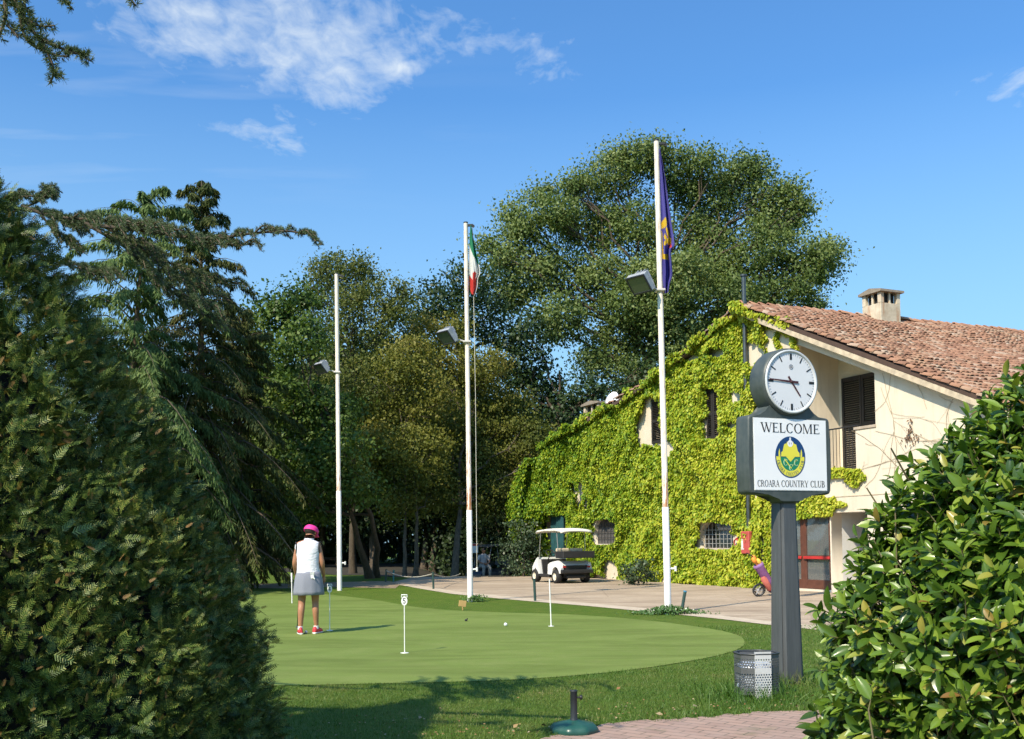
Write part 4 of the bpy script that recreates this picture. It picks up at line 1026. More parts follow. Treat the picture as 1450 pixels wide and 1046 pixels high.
spray([(90, 308), (140, 312), (190, 318), (260, 326)], 6.77, .02, 20, .36)
spray([(30, 292), (70, 306), (110, 322)], 7.06, .03, 14, .36)
spray([(20, 300), (60, 282), (64, 276)], 7.20, .014, 10, .36)
spray([(0, 290), (20, 280), (66, 276)], 7.27, .02, 12, .36)
spray([(60, 306), (80, 330), (98, 342)], 7.06, .014, 10, .36)
spray([(80, 370), (120, 382), (155, 388)], 6.84, .014, 12, .36)
spray([(200, 336), (240, 372), (280, 388), (340, 402)], 7.56, .018, 16, .36)
spray([(170, 330), (215, 384), (262, 428), (318, 462)], 7.63, .02, 18, .36)
bough([D(-60, 285, 7.1), D(-20, 330, 7.1), D(80, 370, 7.1)], .03, 20)
# nearer shoots hanging in at the top left corner
y = 4.6
bough([TRK+Vector((0, 0, 5.6)), TRK+Vector((3, .2, 5.6)), D(-60, -160, y), D(-8, -60, y), D(20, 0, y)], .06, 8)
for pts, r in (([(20, -2), (30, 18), (44, 40), (58, 58), (66, 72), (73, 88), (76, 104), (70, 118)], .010), ([(34, 24), (48, 33), (60, 37), (77, 36)], .006), ([(52, 50), (72, 62), (92, 70), (110, 76), (128, 86)], .007),
               ([(28, 14), (31, 38), (38, 56), (50, 66), (64, 72), (80, 78), (98, 80)], .007), ([(6, -10), (8, 12), (7, 28), (2, 42), (-2, 55)], .012), ([(10, 34), (18, 44), (26, 53)], .005), ([(32, -8), (36, 10), (42, 22)], .006),
               ([(84, -10), (94, 2), (104, 14)], .005), ([(176, -12), (184, -2), (192, 7)], .004), ([(74, 102), (84, 106), (90, 111)], .004), ([(100, 74), (112, 76), (126, 78)], .004), ([(12, -8), (18, 4), (22, 16)], .006)):
    bpx(pts, y, y, r*.8, 190, .5)
bough([D(-8, -60, y), D(60, -40, y), D(84, -10, y)], .012, 30); bough([D(60, -40, y), D(140, -34, y), D(176, -12, y)], .01, 30)
bough([D(-8, -60, y), D(6, -10, y)], .02, 60); bough([D(20, 0, y), D(32, -8, y)], .01, 60)
# the rest of the crown, outside the picture, shades the yew and the near grass
CP = []
for i in range(22):
    a = R(random.choice((random.uniform(-120, 30), random.uniform(-85, 0)))); L = random.uniform(4.0, 7.4); z = random.uniform(4.8, 8.2)
    L *= max(.35, 1-(z-5)/9)
    o = TRK+Vector((0, 0, z)); e = o+Vector((math.cos(a)*L, math.sin(a)*L, random.uniform(-.2, .9)))
    if proj(e)[0] > -40 and e.y > 1: continue
    if e.y+1.02*e.z > 10 and e.x+.77*e.z > -4.5: continue
    q = wiggle(o, e, 6, .02); wood.tube([p-TRK for p in q], [.09*(1-.85*k/6) for k in range(7)], 5, cap=False)
    m = 330
    f = rng.random(m)**.6; pts = np.array([tuple(o.lerp(e, x)) for x in f]); sd = np.array([-math.sin(a), math.cos(a), 0]); w = rng.normal(size=m)*.75*(1.1-.5*f)
    CP.append(pts+sd*w[:, None]+rng.normal(size=(m, 3))*np.array([.1, .1, .12]))
CP = np.concatenate(CP); sy_ = CP[:, 1]+1.02*CP[:, 2]; sx_ = CP[:, 0]+.77*CP[:, 2]; CP = CP[((sy_ < 10.0+.5*rng.random(len(CP))) | (sx_ < -4.5)) & (rng.random(len(CP)) < .12)]; fx_, fy_ = projn(CP); CP = CP[(CP[:, 1] < .5) | (fx_ < -30)]; n = len(CP)
m_ced = foliage('cedar_needles', [(.050, .085, .038), (.100, .140, .068), (.16, .195, .10)], .55, .15, 3, .25)
wood.build('trunk', m_bark, ced)
scatter('crown', LEAF[0], LEAF[1], CP-np.array(TRK), frames(rdir(n)*np.array([1, 1, .3]), np.tile([0, 0, 1.], (n, 1))+rng.normal(size=(n, 3))*.3), rng.uniform(.14, .34, n), [m_ced], ced)
c = np.array([x[0] for x in TP]); d = np.array([x[1] for x in TP]); tl = np.array([x[2] for x in TP]); K = 13
cc = np.repeat(c, K, 0); dd_ = nrm(np.repeat(d, K, 0)+rng.normal(size=(len(c)*K, 3))*.62); n = len(cc)
Sx = np.stack([np.full(n, .0042)*np.repeat(tl, K)**.3, rng.uniform(.026, .046, n)*np.repeat(tl, K)**.5, np.ones(n)], -1)
scatter('needles', NEEDLE[0], NEEDLE[1], cc-np.array(TRK), frames(dd_, rdir(n)), Sx, [m_ced], ced)

# ---- near grass blades and weeds (nobody could count them)
gpath = [Vector((x, y)) for x, y in pv]
pvx = np.array([p[0] for p in pv]); pvy = np.array([p[1] for p in pv]); od = np.argsort(pvx)
def grassy(x, y):
    return y > np.interp(x, pvx[od], pvy[od])-.10*rng.random(len(x))**2
gpa = np.array(smoothpoly(gpoly, 5))
def inpoly(x, y, poly):
    ins_ = np.zeros(len(x), bool); j = len(poly)-1
    for i in range(len(poly)):
        xi, yi = poly[i]; xj, yj = poly[j]
        if yi != yj: ins_ ^= ((yi > y) != (yj > y)) & (x < (xj-xi)*(y-yi)/(yj-yi)+xi)
        j = i
    return ins_
BL = ([(-.5, 0, 0), (.5, 0, 0), (.35, .6, .12), (-.35, .6, .12), (0, 1, .38), (0, 1, .38)], [(0, 1, 2, 3), (3, 2, 4, 5)])
def blades(n, x0, x1, y0, y1, h0, h1, w, wgt=None):
    x = rng.uniform(x0, x1, n); yv = rng.uniform(y0, y1, n)
    k = grassy(x, yv) & ~inpoly(x, yv, gpa)
    if wgt is not None: k &= rng.random(n) < wgt(x, yv)
    x = x[k]; yv = yv[k]; m = len(x); P = np.stack([x, yv, np.zeros(m)], -1)
    ax = np.tile([0, 0, 1.], (m, 1))+rng.normal(size=(m, 3))*.34
    return P, frames(ax, rdir(m)), np.stack([np.full(m, w), rng.uniform(h0, h1, m), np.full(m, h1)], -1)
m_blade = foliage('grass_blades', [(.040, .105, .014), (.070, .150, .020), (.115, .185, .032), (.21, .20, .075)], .5, .25, .8, noisemix=.55)
sets = [blades(90000, -2.6, 5.2, 7.4, 11.5, .012, .032, .004), blades(30000, -2.6, 6.5, 11.0, 17, .02, .045, .006)]
edge_w = lambda x, yv: np.exp(-np.maximum(0, yv-np.interp(x, pvx[od], pvy[od]))/.35)*np.clip((x+.2)/1.5, .12, 1)
sets.append(blades(26000, -.8, 4.2, 7.4, 10.4, .025, .08, .005, edge_w))
sg = G(1115, 967); bn = G(1072, 987)
clump = lambda x, yv: np.exp(-((x-sg.x)**2+(yv-sg.y+.05)**2)/.09)+.8*np.exp(-((x-bn.x)**2+(yv-bn.y)**2)/.16)
sets.append(blades(9000, sg.x-1.2, sg.x+1, sg.y-1.6, sg.y+.8, .06, .20, .006, clump))
P, M3, S = (np.concatenate([s[i] for s in sets]) for i in range(3))
tag(scatter('grass', BL[0], BL[1], P, M3, S, [m_blade]), kind='stuff')
# straw, clover flowers, fallen leaves along the paving edge
n = 420; x = rng.uniform(-1.5, 4, n); yv = np.interp(x, pvx[od], pvy[od])+rng.exponential(.35, n)+.03
P = np.stack([x, yv, np.full(n, .03)], -1)
tag(scatter('fallen_leaves', LEAF[0], LEAF[1], P, frames(rdir(n)*np.array([1, 1, .2]), np.tile([0, 0, 1.], (n, 1))+rng.normal(size=(n, 3))*.5), np.where(rng.random(n) < .06, .055, .022), [foliage('dry_fallen_leaves', [(.22, .10, .04), (.30, .20, .09), (.36, .30, .20)], .7, .1, 6)]), kind='stuff')
# white clover at the foot of the right flagpole
fb0 = G(946, 869)
n = 1500; q = rng.normal(size=(n, 2))*np.array([.30, .16]); P = np.stack([fb0.x+q[:, 0], fb0.y-.05+q[:, 1], .02+rng.random(n)*.14*np.exp(-(q**2).sum(1)*5)], -1)
cl_ = scatter('clover', LEAF[0], LEAF[1], P, frames(rdir(n), np.tile([0, -.3, 1.], (n, 1))+rng.normal(size=(n, 3))*.4), rng.uniform(.035, .07, n), [foliage('clover_leaf', [(.05, .12, .03), (.11, .19, .06)], .5, .2, 5), plain('clover_flower', (.6, .6, .5), .8)], midx=(rng.random(n) < .06).astype(int))
tag(cl_, 'clump of flowering white clover round the foot of the right flagpole', 'clover')
fb1 = G(668, 852)
n = 300; q = rng.normal(size=(n, 2))*np.array([.14, .09]); P = np.stack([fb1.x+q[:, 0]+.08, fb1.y-.02+q[:, 1], .02+rng.random(n)*.13], -1)
cl_ = scatter('clover', LEAF[0], LEAF[1], P, frames(rdir(n), np.tile([0, -.3, 1.], (n, 1))+rng.normal(size=(n, 3))*.4), rng.uniform(.035, .07, n), [bpy.data.materials['clover_leaf']])
cl_.name = 'weeds'; tag(cl_, kind='stuff')

# ------------------------------------------------------------------ lettering (own serif letters, capital height 1)
TH, TN, SL, SH_ = .165, .055, .075, .045
def gl_rect(x0, y0, x1, y1): return [(x0, y0), (x1, y0), (x1, y1), (x0, y1)]
def gl_stem(x, w=TH, top=True, bot=True):
    o = [gl_rect(x, 0, x+w, 1)]
    if bot: o.append(gl_rect(x-SL, 0, x+w+SL, SH_))
    if top: o.append(gl_rect(x-SL, 1-SH_, x+w+SL, 1))
    return o
def gl_diag(x0, y0, x1, y1, w): return [(x0, y0), (x0+w, y0), (x1+w, y1), (x1, y1)]
def gl_arc(cx, cy, rx, ry, a0, a1, T=TH, t=TN, n=16):
    out = []
    for i in range(n):
        a, b = (R(a0+(a1-a0)*(i+k)/n) for k in (0, 1))
        out.append([(cx+rx*math.cos(a), cy+ry*math.sin(a)), (cx+rx*math.cos(b), cy+ry*math.sin(b)), (cx+(rx-T)*math.cos(b), cy+(ry-t)*math.sin(b)), (cx+(rx-T)*math.cos(a), cy+(ry-t)*math.sin(a))])
    return out
def glyph(c):
    if c == 'W': return [gl_diag(.02, 1, .36, 0, TH), gl_diag(.44, 0, .68, 1, TN), gl_diag(.55, 1, .90, 0, TH), gl_diag(.98, 0, 1.24, 1, TN), gl_rect(-.04, 1-SH_, .28, 1), gl_rect(.48, 1-SH_, .80, 1), gl_rect(1.14, 1-SH_, 1.40, 1)], 1.36
    if c == 'E': return gl_stem(.08)+[gl_rect(.2, 1-TN, .70, 1), gl_rect(.2, 0, .74, TN), gl_rect(.2, .49, .56, .49+TN), [(.66, 1), (.70, 1), (.70, .76)], [(.66, 0), (.74, 0), (.76, .27)], gl_rect(.53, .40, .56, .64)], .80
    if c == 'L': return gl_stem(.08)+[gl_rect(.2, 0, .68, TN), [(.60, 0), (.68, 0), (.71, .30)]], .74
    if c == 'C': return gl_arc(.50, .5, .46, .52, 42, 318)+[[(.80, .98), (.83, .98), (.84, .68), (.81, .68)], [(.78, .86), (.84, .72), (.84, .84)]], .92
    if c == 'O': return gl_arc(.52, .5, .49, .52, 0, 360, TH, TN, 28), 1.04
    if c == 'M': return gl_stem(.08, TN)+[gl_diag(.07, 1, .50, 0, TH), gl_diag(.54, 0, .96, 1, TN)]+gl_stem(.96), 1.28
    if c == 'R': return gl_stem(.08)+gl_arc(.42, .745, .30, .255, -90, 90)+[gl_rect(.2, 1-TN, .43, 1), gl_rect(.2, .49, .43, .49+TN), gl_diag(.40, .50, .74, 0, TH), gl_rect(.72, 0, .98, SH_)], .94
    if c == 'A': return [gl_diag(.10, 0, .45, 1, TN), gl_diag(.38, 1, .74, 0, TH), gl_rect(.24, .33, .70, .33+TN), gl_rect(0, 0, .26, SH_), gl_rect(.66, 0, 1.0, SH_)], .98
    if c == 'U': return [gl_rect(.10, .3, .10+TH, 1), gl_rect(.74, .3, .74+TN, 1), gl_rect(.02, 1-SH_, .34, 1), gl_rect(.64, 1-SH_, .90, 1)]+gl_arc(.445, .32, .345, .34, 180, 360, TH*.8, TN*1.2), .94
    if c == 'N': return gl_stem(.10, TN, True, True)+[gl_diag(.08, 1, .66, 0, TH), gl_rect(.76, 0, .76+TN, 1), gl_rect(.66, 1-SH_, .92, 1)], .96
    if c == 'T': return gl_stem(.36, TH, False)+[gl_rect(.02, 1-TN, .86, 1), [(.02, 1), (.06, 1), (.02, .72)], [(.82, 1), (.86, 1), (.86, .72)]], .88
    if c == 'Y': return [gl_rect(.40, 0, .40+TH, .48), gl_diag(.04, 1, .40, .46, TH), gl_diag(.52, .46, .84, 1, TN), gl_rect(.30, 0, .66, SH_), gl_rect(-.04, 1-SH_, .28, 1), gl_rect(.74, 1-SH_, .98, 1)], .94
    if c == 'B': return gl_stem(.08)+gl_arc(.42, .755, .26, .245, -90, 90)+gl_arc(.43, .265, .32, .265, -90, 90)+[gl_rect(.2, 1-TN, .43, 1), gl_rect(.2, 0, .44, TN), gl_rect(.2, .50, .43, .50+TN)], .84
    if c == '4': return [gl_rect(.42, 0, .60, 1), [(.42, 1), (.52, 1), (.14, .40), (.02, .40)], gl_rect(.02, .26, .74, .40)], .8
    if c == '5': return [gl_rect(.12, .84, .66, 1), gl_rect(.12, .50, .27, .9)]+gl_arc(.36, .32, .34, .32, -150, 130, .16, .15), .78
    return [], .38
def write(mb, text, fr, x0, y0, width=None, h=1.0, mat=0, track=.06, z=.002, th=.0008):
    tot = sum(glyph(c)[1]+track for c in text)-track
    sx = (width/tot) if width else h
    x = 0; k = 0; o, ex, ey, ez = fr
    for c in text:
        ps, w = glyph(c)
        for p in ps:
            zz_ = z+.00004*(k % 12); k += 1
            vs = [o+ex*(x0+(x+a)*sx)+ey*(y0+b*h)+ez*zz_ for a, b in p]
            mb.add(vs, [list(range(len(vs)))], mat)
        x += w+track

# ------------------------------------------------------------------ clock and welcome sign
SG = G(1115, 967); SA = R(24)
sign = empty('clock_sign', SG, 'grey pillar sign with a round clock over a white welcome board', 'clock sign', rz=SA)
SYF = -.125                                                        # front of the casing
def sz(py, px=1108): return D(px, py, SG.y-.12).z
t = NT('sign_casing'); n1 = t.noise(9, 6, .7)
k = t.ramp(n1, [(.3, (.040, .052, .050)), (.7, (.070, .085, .082))])
k = t.mix(t.ramp(t.noise(4, 5, .7, t.mapped((6, 6, .6))), [(.5, 0.0), (.75, .35)]), k, (.12, .13, .125))
t.base(k); t.rough(t.ramp(n1, [(.3, .38), (.7, .6)])); m_case = t.m
t = NT('post_metal'); n1 = t.noise(5, 6, .7, t.mapped((7, 7, .5)))
t.base(t.ramp(n1, [(.3, (.072, .076, .082)), (.6, (.098, .104, .110)), (.8, (.15, .155, .16))])); t.rough(.45); t.p.inputs['Metallic'].default_value = .25; m_post = t.m
zb0, zt0, zc0 = sz(700), sz(589), sz(541)
rc = (sz(497)-sz(586))/2
pz_top = sz(712)
# tapered fluted post
mb = MB(); rings = []
shape = []
for q in range(4):
    a0 = q*PI/2
    for (x, y) in ((1, -.70), (1, .70), (.90, .76), (.90, .84), (.80, .86), (.80, .80)) if q % 2 == 1 else ((1, -.78), (.93, -.72), (.93, -.50), (1, -.46), (1, .36), (.93, .50), (.93, .72), (1, .36)):
        shape.append((x*math.cos(a0)-y*math.sin(a0), x*math.sin(a0)+y*math.cos(a0)))
for f in (0, .03, .35, .7, 1.0):
    w = .128*(1-f)+.098*f
    rings.append([(x*w, y*w*.9, -.02+f*(pz_top+.02)) for x, y in shape])
mb.loft(rings, smooth=False); mb.build('post', m_post, sign)
# casing: shoulders, neck and underside in one outline, bevelled
hwid = .505
def casing_outline():
    pts = []
    rgt = [(.105, zb0-.085), (.115, zb0-.05), (.14, zb0-.025), (.19, zb0-.010), (.28, zb0-.003), (hwid-.05, zb0), (hwid-.015, zb0+.012), (hwid, zb0+.045)]
    rgt += [(hwid+.004, zb0+.3), (hwid, zt0-.045), (hwid-.010, zt0-.016), (hwid-.035, zt0-.003), (.36, zt0+.004), (.29, zt0+.020), (.25, zt0+.06), (.225, zt0+.12), (.19, zt0+.25)]
    return rgt+[(-x, z) for x, z in rgt[::-1]]
bm = bmesh.new(); ol = casing_outline()
f0 = [bm.verts.new((x, SYF, z)) for x, z in ol]; f1 = [bm.verts.new((x, .085, z)) for x, z in ol]; n = len(ol)
ff = bm.faces.new(f0); fb_ = bm.faces.new(f1[::-1])
for i in range(n): bm.faces.new((f0[i], f1[i], f1[(i+1) % n], f0[(i+1) % n]))
bmesh.ops.bevel(bm, geom=list(ff.edges)+list(fb_.edges), offset=.022, segments=3, affect='EDGES', profile=.5)
bmesh.ops.recalc_face_normals(bm, faces=bm.faces)
me = bpy.data.meshes.new('sign_case'); bm.to_mesh(me); bm.free()
for p in me.polygons: p.use_smooth = len(p.vertices) == 4
case = link_mesh('sign_case', me, m_case, sign)
pw, z0p, z1p = .445, sz(694), sz(594)
mb = MB(); mb.box((0, SYF-.001, (z0p+z1p)/2), (pw*2+.012, .010, z1p-z0p+.012), .002, mat=0); mb.build('panel_rim', plain('rim_white', (.55, .57, .57), .4), case)
XV, ZV, YV = Vector((1, 0, 0)), Vector((0, 0, 1)), Vector((0, -1, 0))
fr = (Vector((0, SYF-.0075, 0)), XV, ZV, YV)
m_black = plain('black_print', (.012, .012, .014), .5, var=.05); m_blue = plain('emblem_blue', (.006, .045, .16), .4, var=.05)
m_yel = plain('emblem_yellow', (.72, .66, .06), .45, var=.04); m_grn = plain('emblem_green', (.006, .20, .10), .45, var=.05); m_lgr = plain('emblem_letter', (.50, .72, .40), .45, var=.04)
t = NT('sign_face_white'); t.base(t.ramp(t.noise(3, 4), [(.3, (.76, .77, .79)), (.7, (.82, .825, .83))])); t.rough(.25); m_face = t.m
mb = MB(); mb.box((0, SYF-.0045, (z0p+z1p)/2), (pw*2, .006, z1p-z0p), .001, mat=0)
H = z1p-z0p
write(mb, 'WELCOME', fr, -pw*.82, z1p-H*.055-H*.135, pw*1.64, H*.135, 1)
write(mb, 'CROARA', fr, -pw*.94, z0p+H*.045, pw*.60, H*.092, 1, .03); write(mb, 'COUNTRY', fr, -pw*.29, z0p+H*.045, pw*.75, H*.092, 1, .03); write(mb, 'CLUB', fr, pw*.52, z0p+H*.045, pw*.42, H*.092, 1, .03)
ecz = z1p-H*.535; erx, ery = pw*.42, H*.295; ecx = -pw*.02
ell = lambda rx, ry, n=48, a0=0, a1=360: [(ecx+rx*math.cos(R(a0+(a1-a0)*i/n)), ecz+ry*math.sin(R(a0+(a1-a0)*i/n))) for i in range(n+(a1-a0 < 360))]
def lay(poly, z, mat): mb.add([fr[0]+XV*x+ZV*y+YV*z for x, y in poly], [list(range(len(poly)))], mat)
lay(ell(erx, ery), .0006, 2)
for i in range(24):                                                # yellow band round the lower half
    a, b = 178+184*i/24, 178+184*(i+1)/24; q = []
    for (aa, s) in ((a, .93), (b, .93), (b, .66), (a, .66)): q.append((ecx+erx*s*math.cos(R(aa)), ecz+ery*s*math.sin(R(aa))))
    lay(q, .0012, 3)
lay(ell(erx*.655, ery*.655, 32, 180, 360), .0013, 4)               # green field
e = lambda x, y: (ecx+erx*x, ecz+ery*y)
castle = [e(-.62, .03), e(-.60, .22), e(-.50, .30), e(-.44, .50), e(-.40, .62), e(-.24, .66), e(-.20, .76), e(-.10, .60), e(.10, .60), e(.20, .76), e(.24, .66), e(.40, .62), e(.44, .50), e(.50, .30), e(.60, .22), e(.62, .03), e(.30, .03), e(.0, -.22), e(-.30, .03)]
lay(castle, .0020, 3)
for s in (-1, 1): lay([e(s*.78, .0), e(s*.78, .22), e(s*.72, .42), e(s*.68, .22), e(s*.66, .0)], .0021, 3)
for i in range(10): lay([e(.19*math.cos(R(36*i))*1, .66+.17*math.sin(R(36*i))), e(.19*math.cos(R(36*i+36)), .66+.17*math.sin(R(36*i+36))), e(.09*math.cos(R(36*i+36)), .66+.08*math.sin(R(36*i+36))), e(.09*math.cos(R(36*i)), .66+.08*math.sin(R(36*i)))], .0023, 6)
lay([e(-.05, .55), e(.05, .55), e(.05, .95), e(-.05, .95)], .0024, 6)
for a, b in (((-.42, -.10), (.02, -.52)), ((.42, -.10), (-.02, -.52))): lay([e(a[0], a[1]), e(a[0]+.05, a[1]+.03), e(b[0]+.05, b[1]), e(b[0], b[1]-.03)], .0019, 3)
for cx_, cz_ in ((-.36, -.26), (.34, -.26), (0, -.50)): write(mb, 'C', (fr[0], XV, ZV, YV), ecx+erx*(cx_-.13), ecz+ery*(cz_-.14), erx*.30, ery*.30, 5, z=.0028)
txt = 'CROARA COUNTRY CLUB'; 
for i, c in enumerate(txt):
    a = R(190+160*(i+.5)/len(txt)); s = .70
    p = Vector((ecx+erx*s*math.cos(a), 0, ecz+ery*s*math.sin(a))); upv = Vector((-math.cos(a)*ery, 0, -math.sin(a)*erx)).normalized(); rt = Vector((upv.z, 0, -upv.x))
    if c != ' ': write(mb, c, (fr[0]+p-upv*ery*.20, rt, upv, YV), -erx*.055, 0, erx*.11, ery*.17, 2, z=.0030)
mb.build('sign_panel', [m_face, m_black, m_blue, m_yel, m_grn, m_lgr, m_face], case)
# clock drum
rotc = Matrix.Rotation(PI/2, 3, 'X')                               # lathe axis z -> -y
CC = Vector((0, 0, zc0)); ro = rc*1.08
mb = MB(); mb.lathe([(ro*.93, -.075), (ro*.985, -.068), (ro, -.05), (ro, .12), (ro*.99, .142), (ro*.955, .155)], 64, CC, rotc); drum = mb.build('clock_case', m_case, sign)
mb = MB(); mb.lathe([(rc*.99, .150), (rc*1.015, .158), (rc*1.01, .172), (rc*.97, .176), (rc*.93, .166), (rc*.925, .158)], 64, CC, rotc); mb.build('bezel', plain('clock_rim', (.55, .57, .58), .3, var=.05), drum)
mb = MB(); mb.lathe([(.0005, .161), (rc*.935, .1605)], 64, CC, rotc)
fc = (CC+Vector((0, -.1625, 0)), XV, ZV, YV)
def bar(mb, a, r0, r1, w0, w1, z, mat=0, off=0):
    d = Vector((math.sin(a), 0, math.cos(a))); s = Vector((d.z, 0, -d.x))
    vs = [fc[0]+d*r0-s*w0+YV*z, fc[0]+d*r0+s*w0+YV*z, fc[0]+d*r1+s*w1+YV*z, fc[0]+d*r1-s*w1+YV*z]
    vb = [v+YV*.0012 for v in vs]; mb.add(vs+vb, [[0, 1, 2, 3], [4, 5, 6, 7], [0, 1, 5, 4], [1, 2, 6, 5], [2, 3, 7, 6], [3, 0, 4, 7]], mat)
for i in range(60):
    if i % 15 == 0: bar(mb, i*PI/30, rc*.70, rc*.90, .0125, .0125, .0, 1)
    elif i % 5 == 0: bar(mb, i*PI/30, rc*.70, rc*.90, .006, .006, .0, 1)
    else: bar(mb, i*PI/30, rc*.845, rc*.90, .0016, .0016, .0, 2)
for i in range(20):                                                # small round mark under twelve
    a, b = 2*PI*i/20, 2*PI*(i+1)/20; o = fc[0]+ZV*rc*.47+YV*.0008
    mb.add([o+XV*math.cos(a)*.026+ZV*math.sin(a)*.026, o+XV*math.cos(b)*.026+ZV*math.sin(b)*.026, o+XV*math.cos(b)*.020+ZV*math.sin(b)*.020, o+XV*math.cos(a)*.020+ZV*math.sin(a)*.020], [[0, 1, 2, 3]], 2)
o = fc[0]+ZV*rc*.47+YV*.0009
for dx in (-.010, .0, .010): mb.add([o+XV*(dx-.003)-ZV*.012, o+XV*(dx+.003)-ZV*.012, o+XV*(dx+.003)+ZV*.012, o+XV*(dx-.003)+ZV*.012], [[0, 1, 2, 3]], 2)
mb.build('dial', [plain('dial_grey_white', (.66, .67, .70), .3, var=.03), m_black, plain('grey_print', (.22, .22, .24), .5)], drum)
m_hand = plain('dark_red_hands', (.060, .012, .016), .4, var=.05)
mb = MB(); bar(mb, R(4.78*30), -rc*.20, rc*.56, .011, .007, .004); mb.build('hour_hand', m_hand, drum)
mb = MB(); bar(mb, R(273), -rc*.26, rc*.86, .011, .006, .007); mb.lathe([(.001, .0105), (.014, .010), (.014, .0)], 16, fc[0], rotc); mb.build('minute_hand', m_hand, drum)

# ------------------------------------------------------------------ perforated bin beside the post
BN = G(1071, 985); bz = D(1071, 921, BN.y).z
bin_ = empty('litter_bin', BN, 'perforated grey metal litter bin with a white centre strip beside the sign post', 'bin', rz=R(8))
def perf(name, c, c2):
    t = NT(name); t.base(t.ramp(t.noise(6, 5, .7), [(.3, c), (.7, c2)])); t.rough(.45); t.p.inputs['Metallic'].default_value = .35
    uv = t.add('ShaderNodeUVMap'); s = t.sep(uv.outputs[0])
    row = t.math('MULTIPLY', s[1], 1/.0225); half = t.math('MULTIPLY', t.math('MODULO', t.math('FLOOR', row), 2), .5)
    fx = t.math('SUBTRACT', t.math('FRACT', t.math('ADD', t.math('MULTIPLY', s[0], 1/.024), half)), .5); fy = t.math('SUBTRACT', t.math('FRACT', row), .5)
    d = t.math('ADD', t.math('MULTIPLY', fx, fx), t.math('MULTIPLY', fy, fy))
    inside = t.math('LESS_THAN', d, .105)
    ok = t.math('MULTIPLY', t.math('GREATER_THAN', s[1], .05), t.math('LESS_THAN', s[1], bz-.055))
    band = t.math('GREATER_THAN', t.math('ABSOLUTE', t.math('SUBTRACT', s[1], bz*.60)), .022)
    a = t.math('SUBTRACT', 1.0, t.math('MULTIPLY', inside, t.math('MULTIPLY', ok, band))); t.link(a, t.p.inputs['Alpha']); return t.m
m_pg = perf('perforated_grey_steel', (.085, .09, .095), (.14, .145, .15)); m_pw = perf('perforated_white_steel', (.60, .61, .62), (.72, .72, .72))
def wallstrip(name, arc, mat, z0, z1):
    bm = bmesh.new(); uvl = bm.loops.layers.uv.new('UVMap'); prev = None; L = 0
    cols = []
    for i, (x, y) in enumerate(arc):
        if i: L += math.dist(arc[i-1], arc[i])
        cols.append((bm.verts.new((x, y, z0)), bm.verts.new((x, y, z1)), L))
    for (a, b, l0), (c, d, l1) in zip(cols, cols[1:]):
        f = bm.faces.new((a, c, d, b))
        for lp2, (u_, v_) in zip(f.loops, ((l0, z0), (l1, z0), (l1, z1), (l0, z1))): lp2[uvl].uv = (u_, v_)
    me = bpy.data.meshes.new(name); bm.to_mesh(me); bm.free()
    return link_mesh(name, me, mat, bin_)
hx = .195
def hexarc(a0, a1, n=10): return [(hx*math.cos(R(a0+(a1-a0)*i/n)), hx*.9*math.sin(R(a0+(a1-a0)*i/n))) for i in range(n+1)]
oc = [(-.072, -.178), (-.182, -.105), (-.190, .05), (-.10, .165), (.10, .165), (.190, .05), (.182, -.105), (.072, -.178)]
wallstrip('side_panel', oc[:4]+[(0, .165)], m_pg, .03, bz-.01); wallstrip('side_panel', [(0, .165)]+oc[4:], m_pg, .03, bz-.01)
wallstrip('centre_strip', [(-.078, -.170), (-.076, -.184), (.076, -.184), (.078, -.170)], m_pw, -.01, bz+.008)
mb = MB(); mb.tube([(x*1.01, y*1.01, bz-.016) for x, y in oc+oc[:1]], .008, 6, cap=False); mb.build('rim', plain('bin_rim_steel', (.09, .095, .10), .4, .5), bin_)
bg_ = MB(); bg_.lathe([(.02, .03), (.12, .04), (.155, .10), (.15, .2), (.165, .27), (.13, .31), (.06, .30)], 20, (-.02, 0, 0), wob=lambda a, z: 1+.10*math.sin(a*5+z*30)+.06*math.sin(a*11-z*50))
bl = bg_.build('bin_bag', plain('pale_blue_plastic', (.42, .50, .64), .3, var=.35, vs=20)); bl.location = BN
tag(bl, 'pale blue crumpled rubbish bag inside the perforated bin', 'rubbish bag')

# ------------------------------------------------------------------ parasol base
UB = G(813, 1036)
ub = empty('parasol_base', UB, 'green round parasol base with a short black tube on the grass edge', 'parasol base')
t = NT('green_concrete'); t.base(t.ramp(t.noise(8, 6, .7), [(.3, (.009, .058, .046)), (.7, (.020, .090, .072))])); t.rough(t.ramp(t.noise(12, 4), [(.3, .3), (.7, .6)])); t.bump(t.noise(60, 4), .15, .005)
pxm = F/UB.y*.985; rb = 34/pxm
oct8 = lambda a, z: 1/max(.93, math.cos(((a+.3) % (PI/4))-PI/8)*1.06)
mb = MB(); mb.lathe([(rb*.97, .0), (rb, .012), (rb*.99, .035), (rb*.86, .062), (rb*.5, .078), (.05, .085), (.045, .09)], 48, wob=oct8); mb.build('base', t.m, ub)
mb = MB(); zt_ = D(813, 977, UB.y).z
mb.lathe([(.030, .09), (.028, .10), (.026, .11), (.026, zt_-.012), (.029, zt_-.010), (.029, zt_), (.022, zt_), (.022, zt_-.1)], 20); tu = mb.build('tube', plain('black_tube', (.028, .034, .042), .45), ub)
mb = MB(); zk = zt_-.055; mb.tube([(.024, 0, zk), (.045, 0, zk)], .008, 8); mb.tube([(.045, 0, zk), (.05, 0, zk), (.066, 0, zk)], [.015, .02, .016], 10); mb.build('knob', m_black, tu)

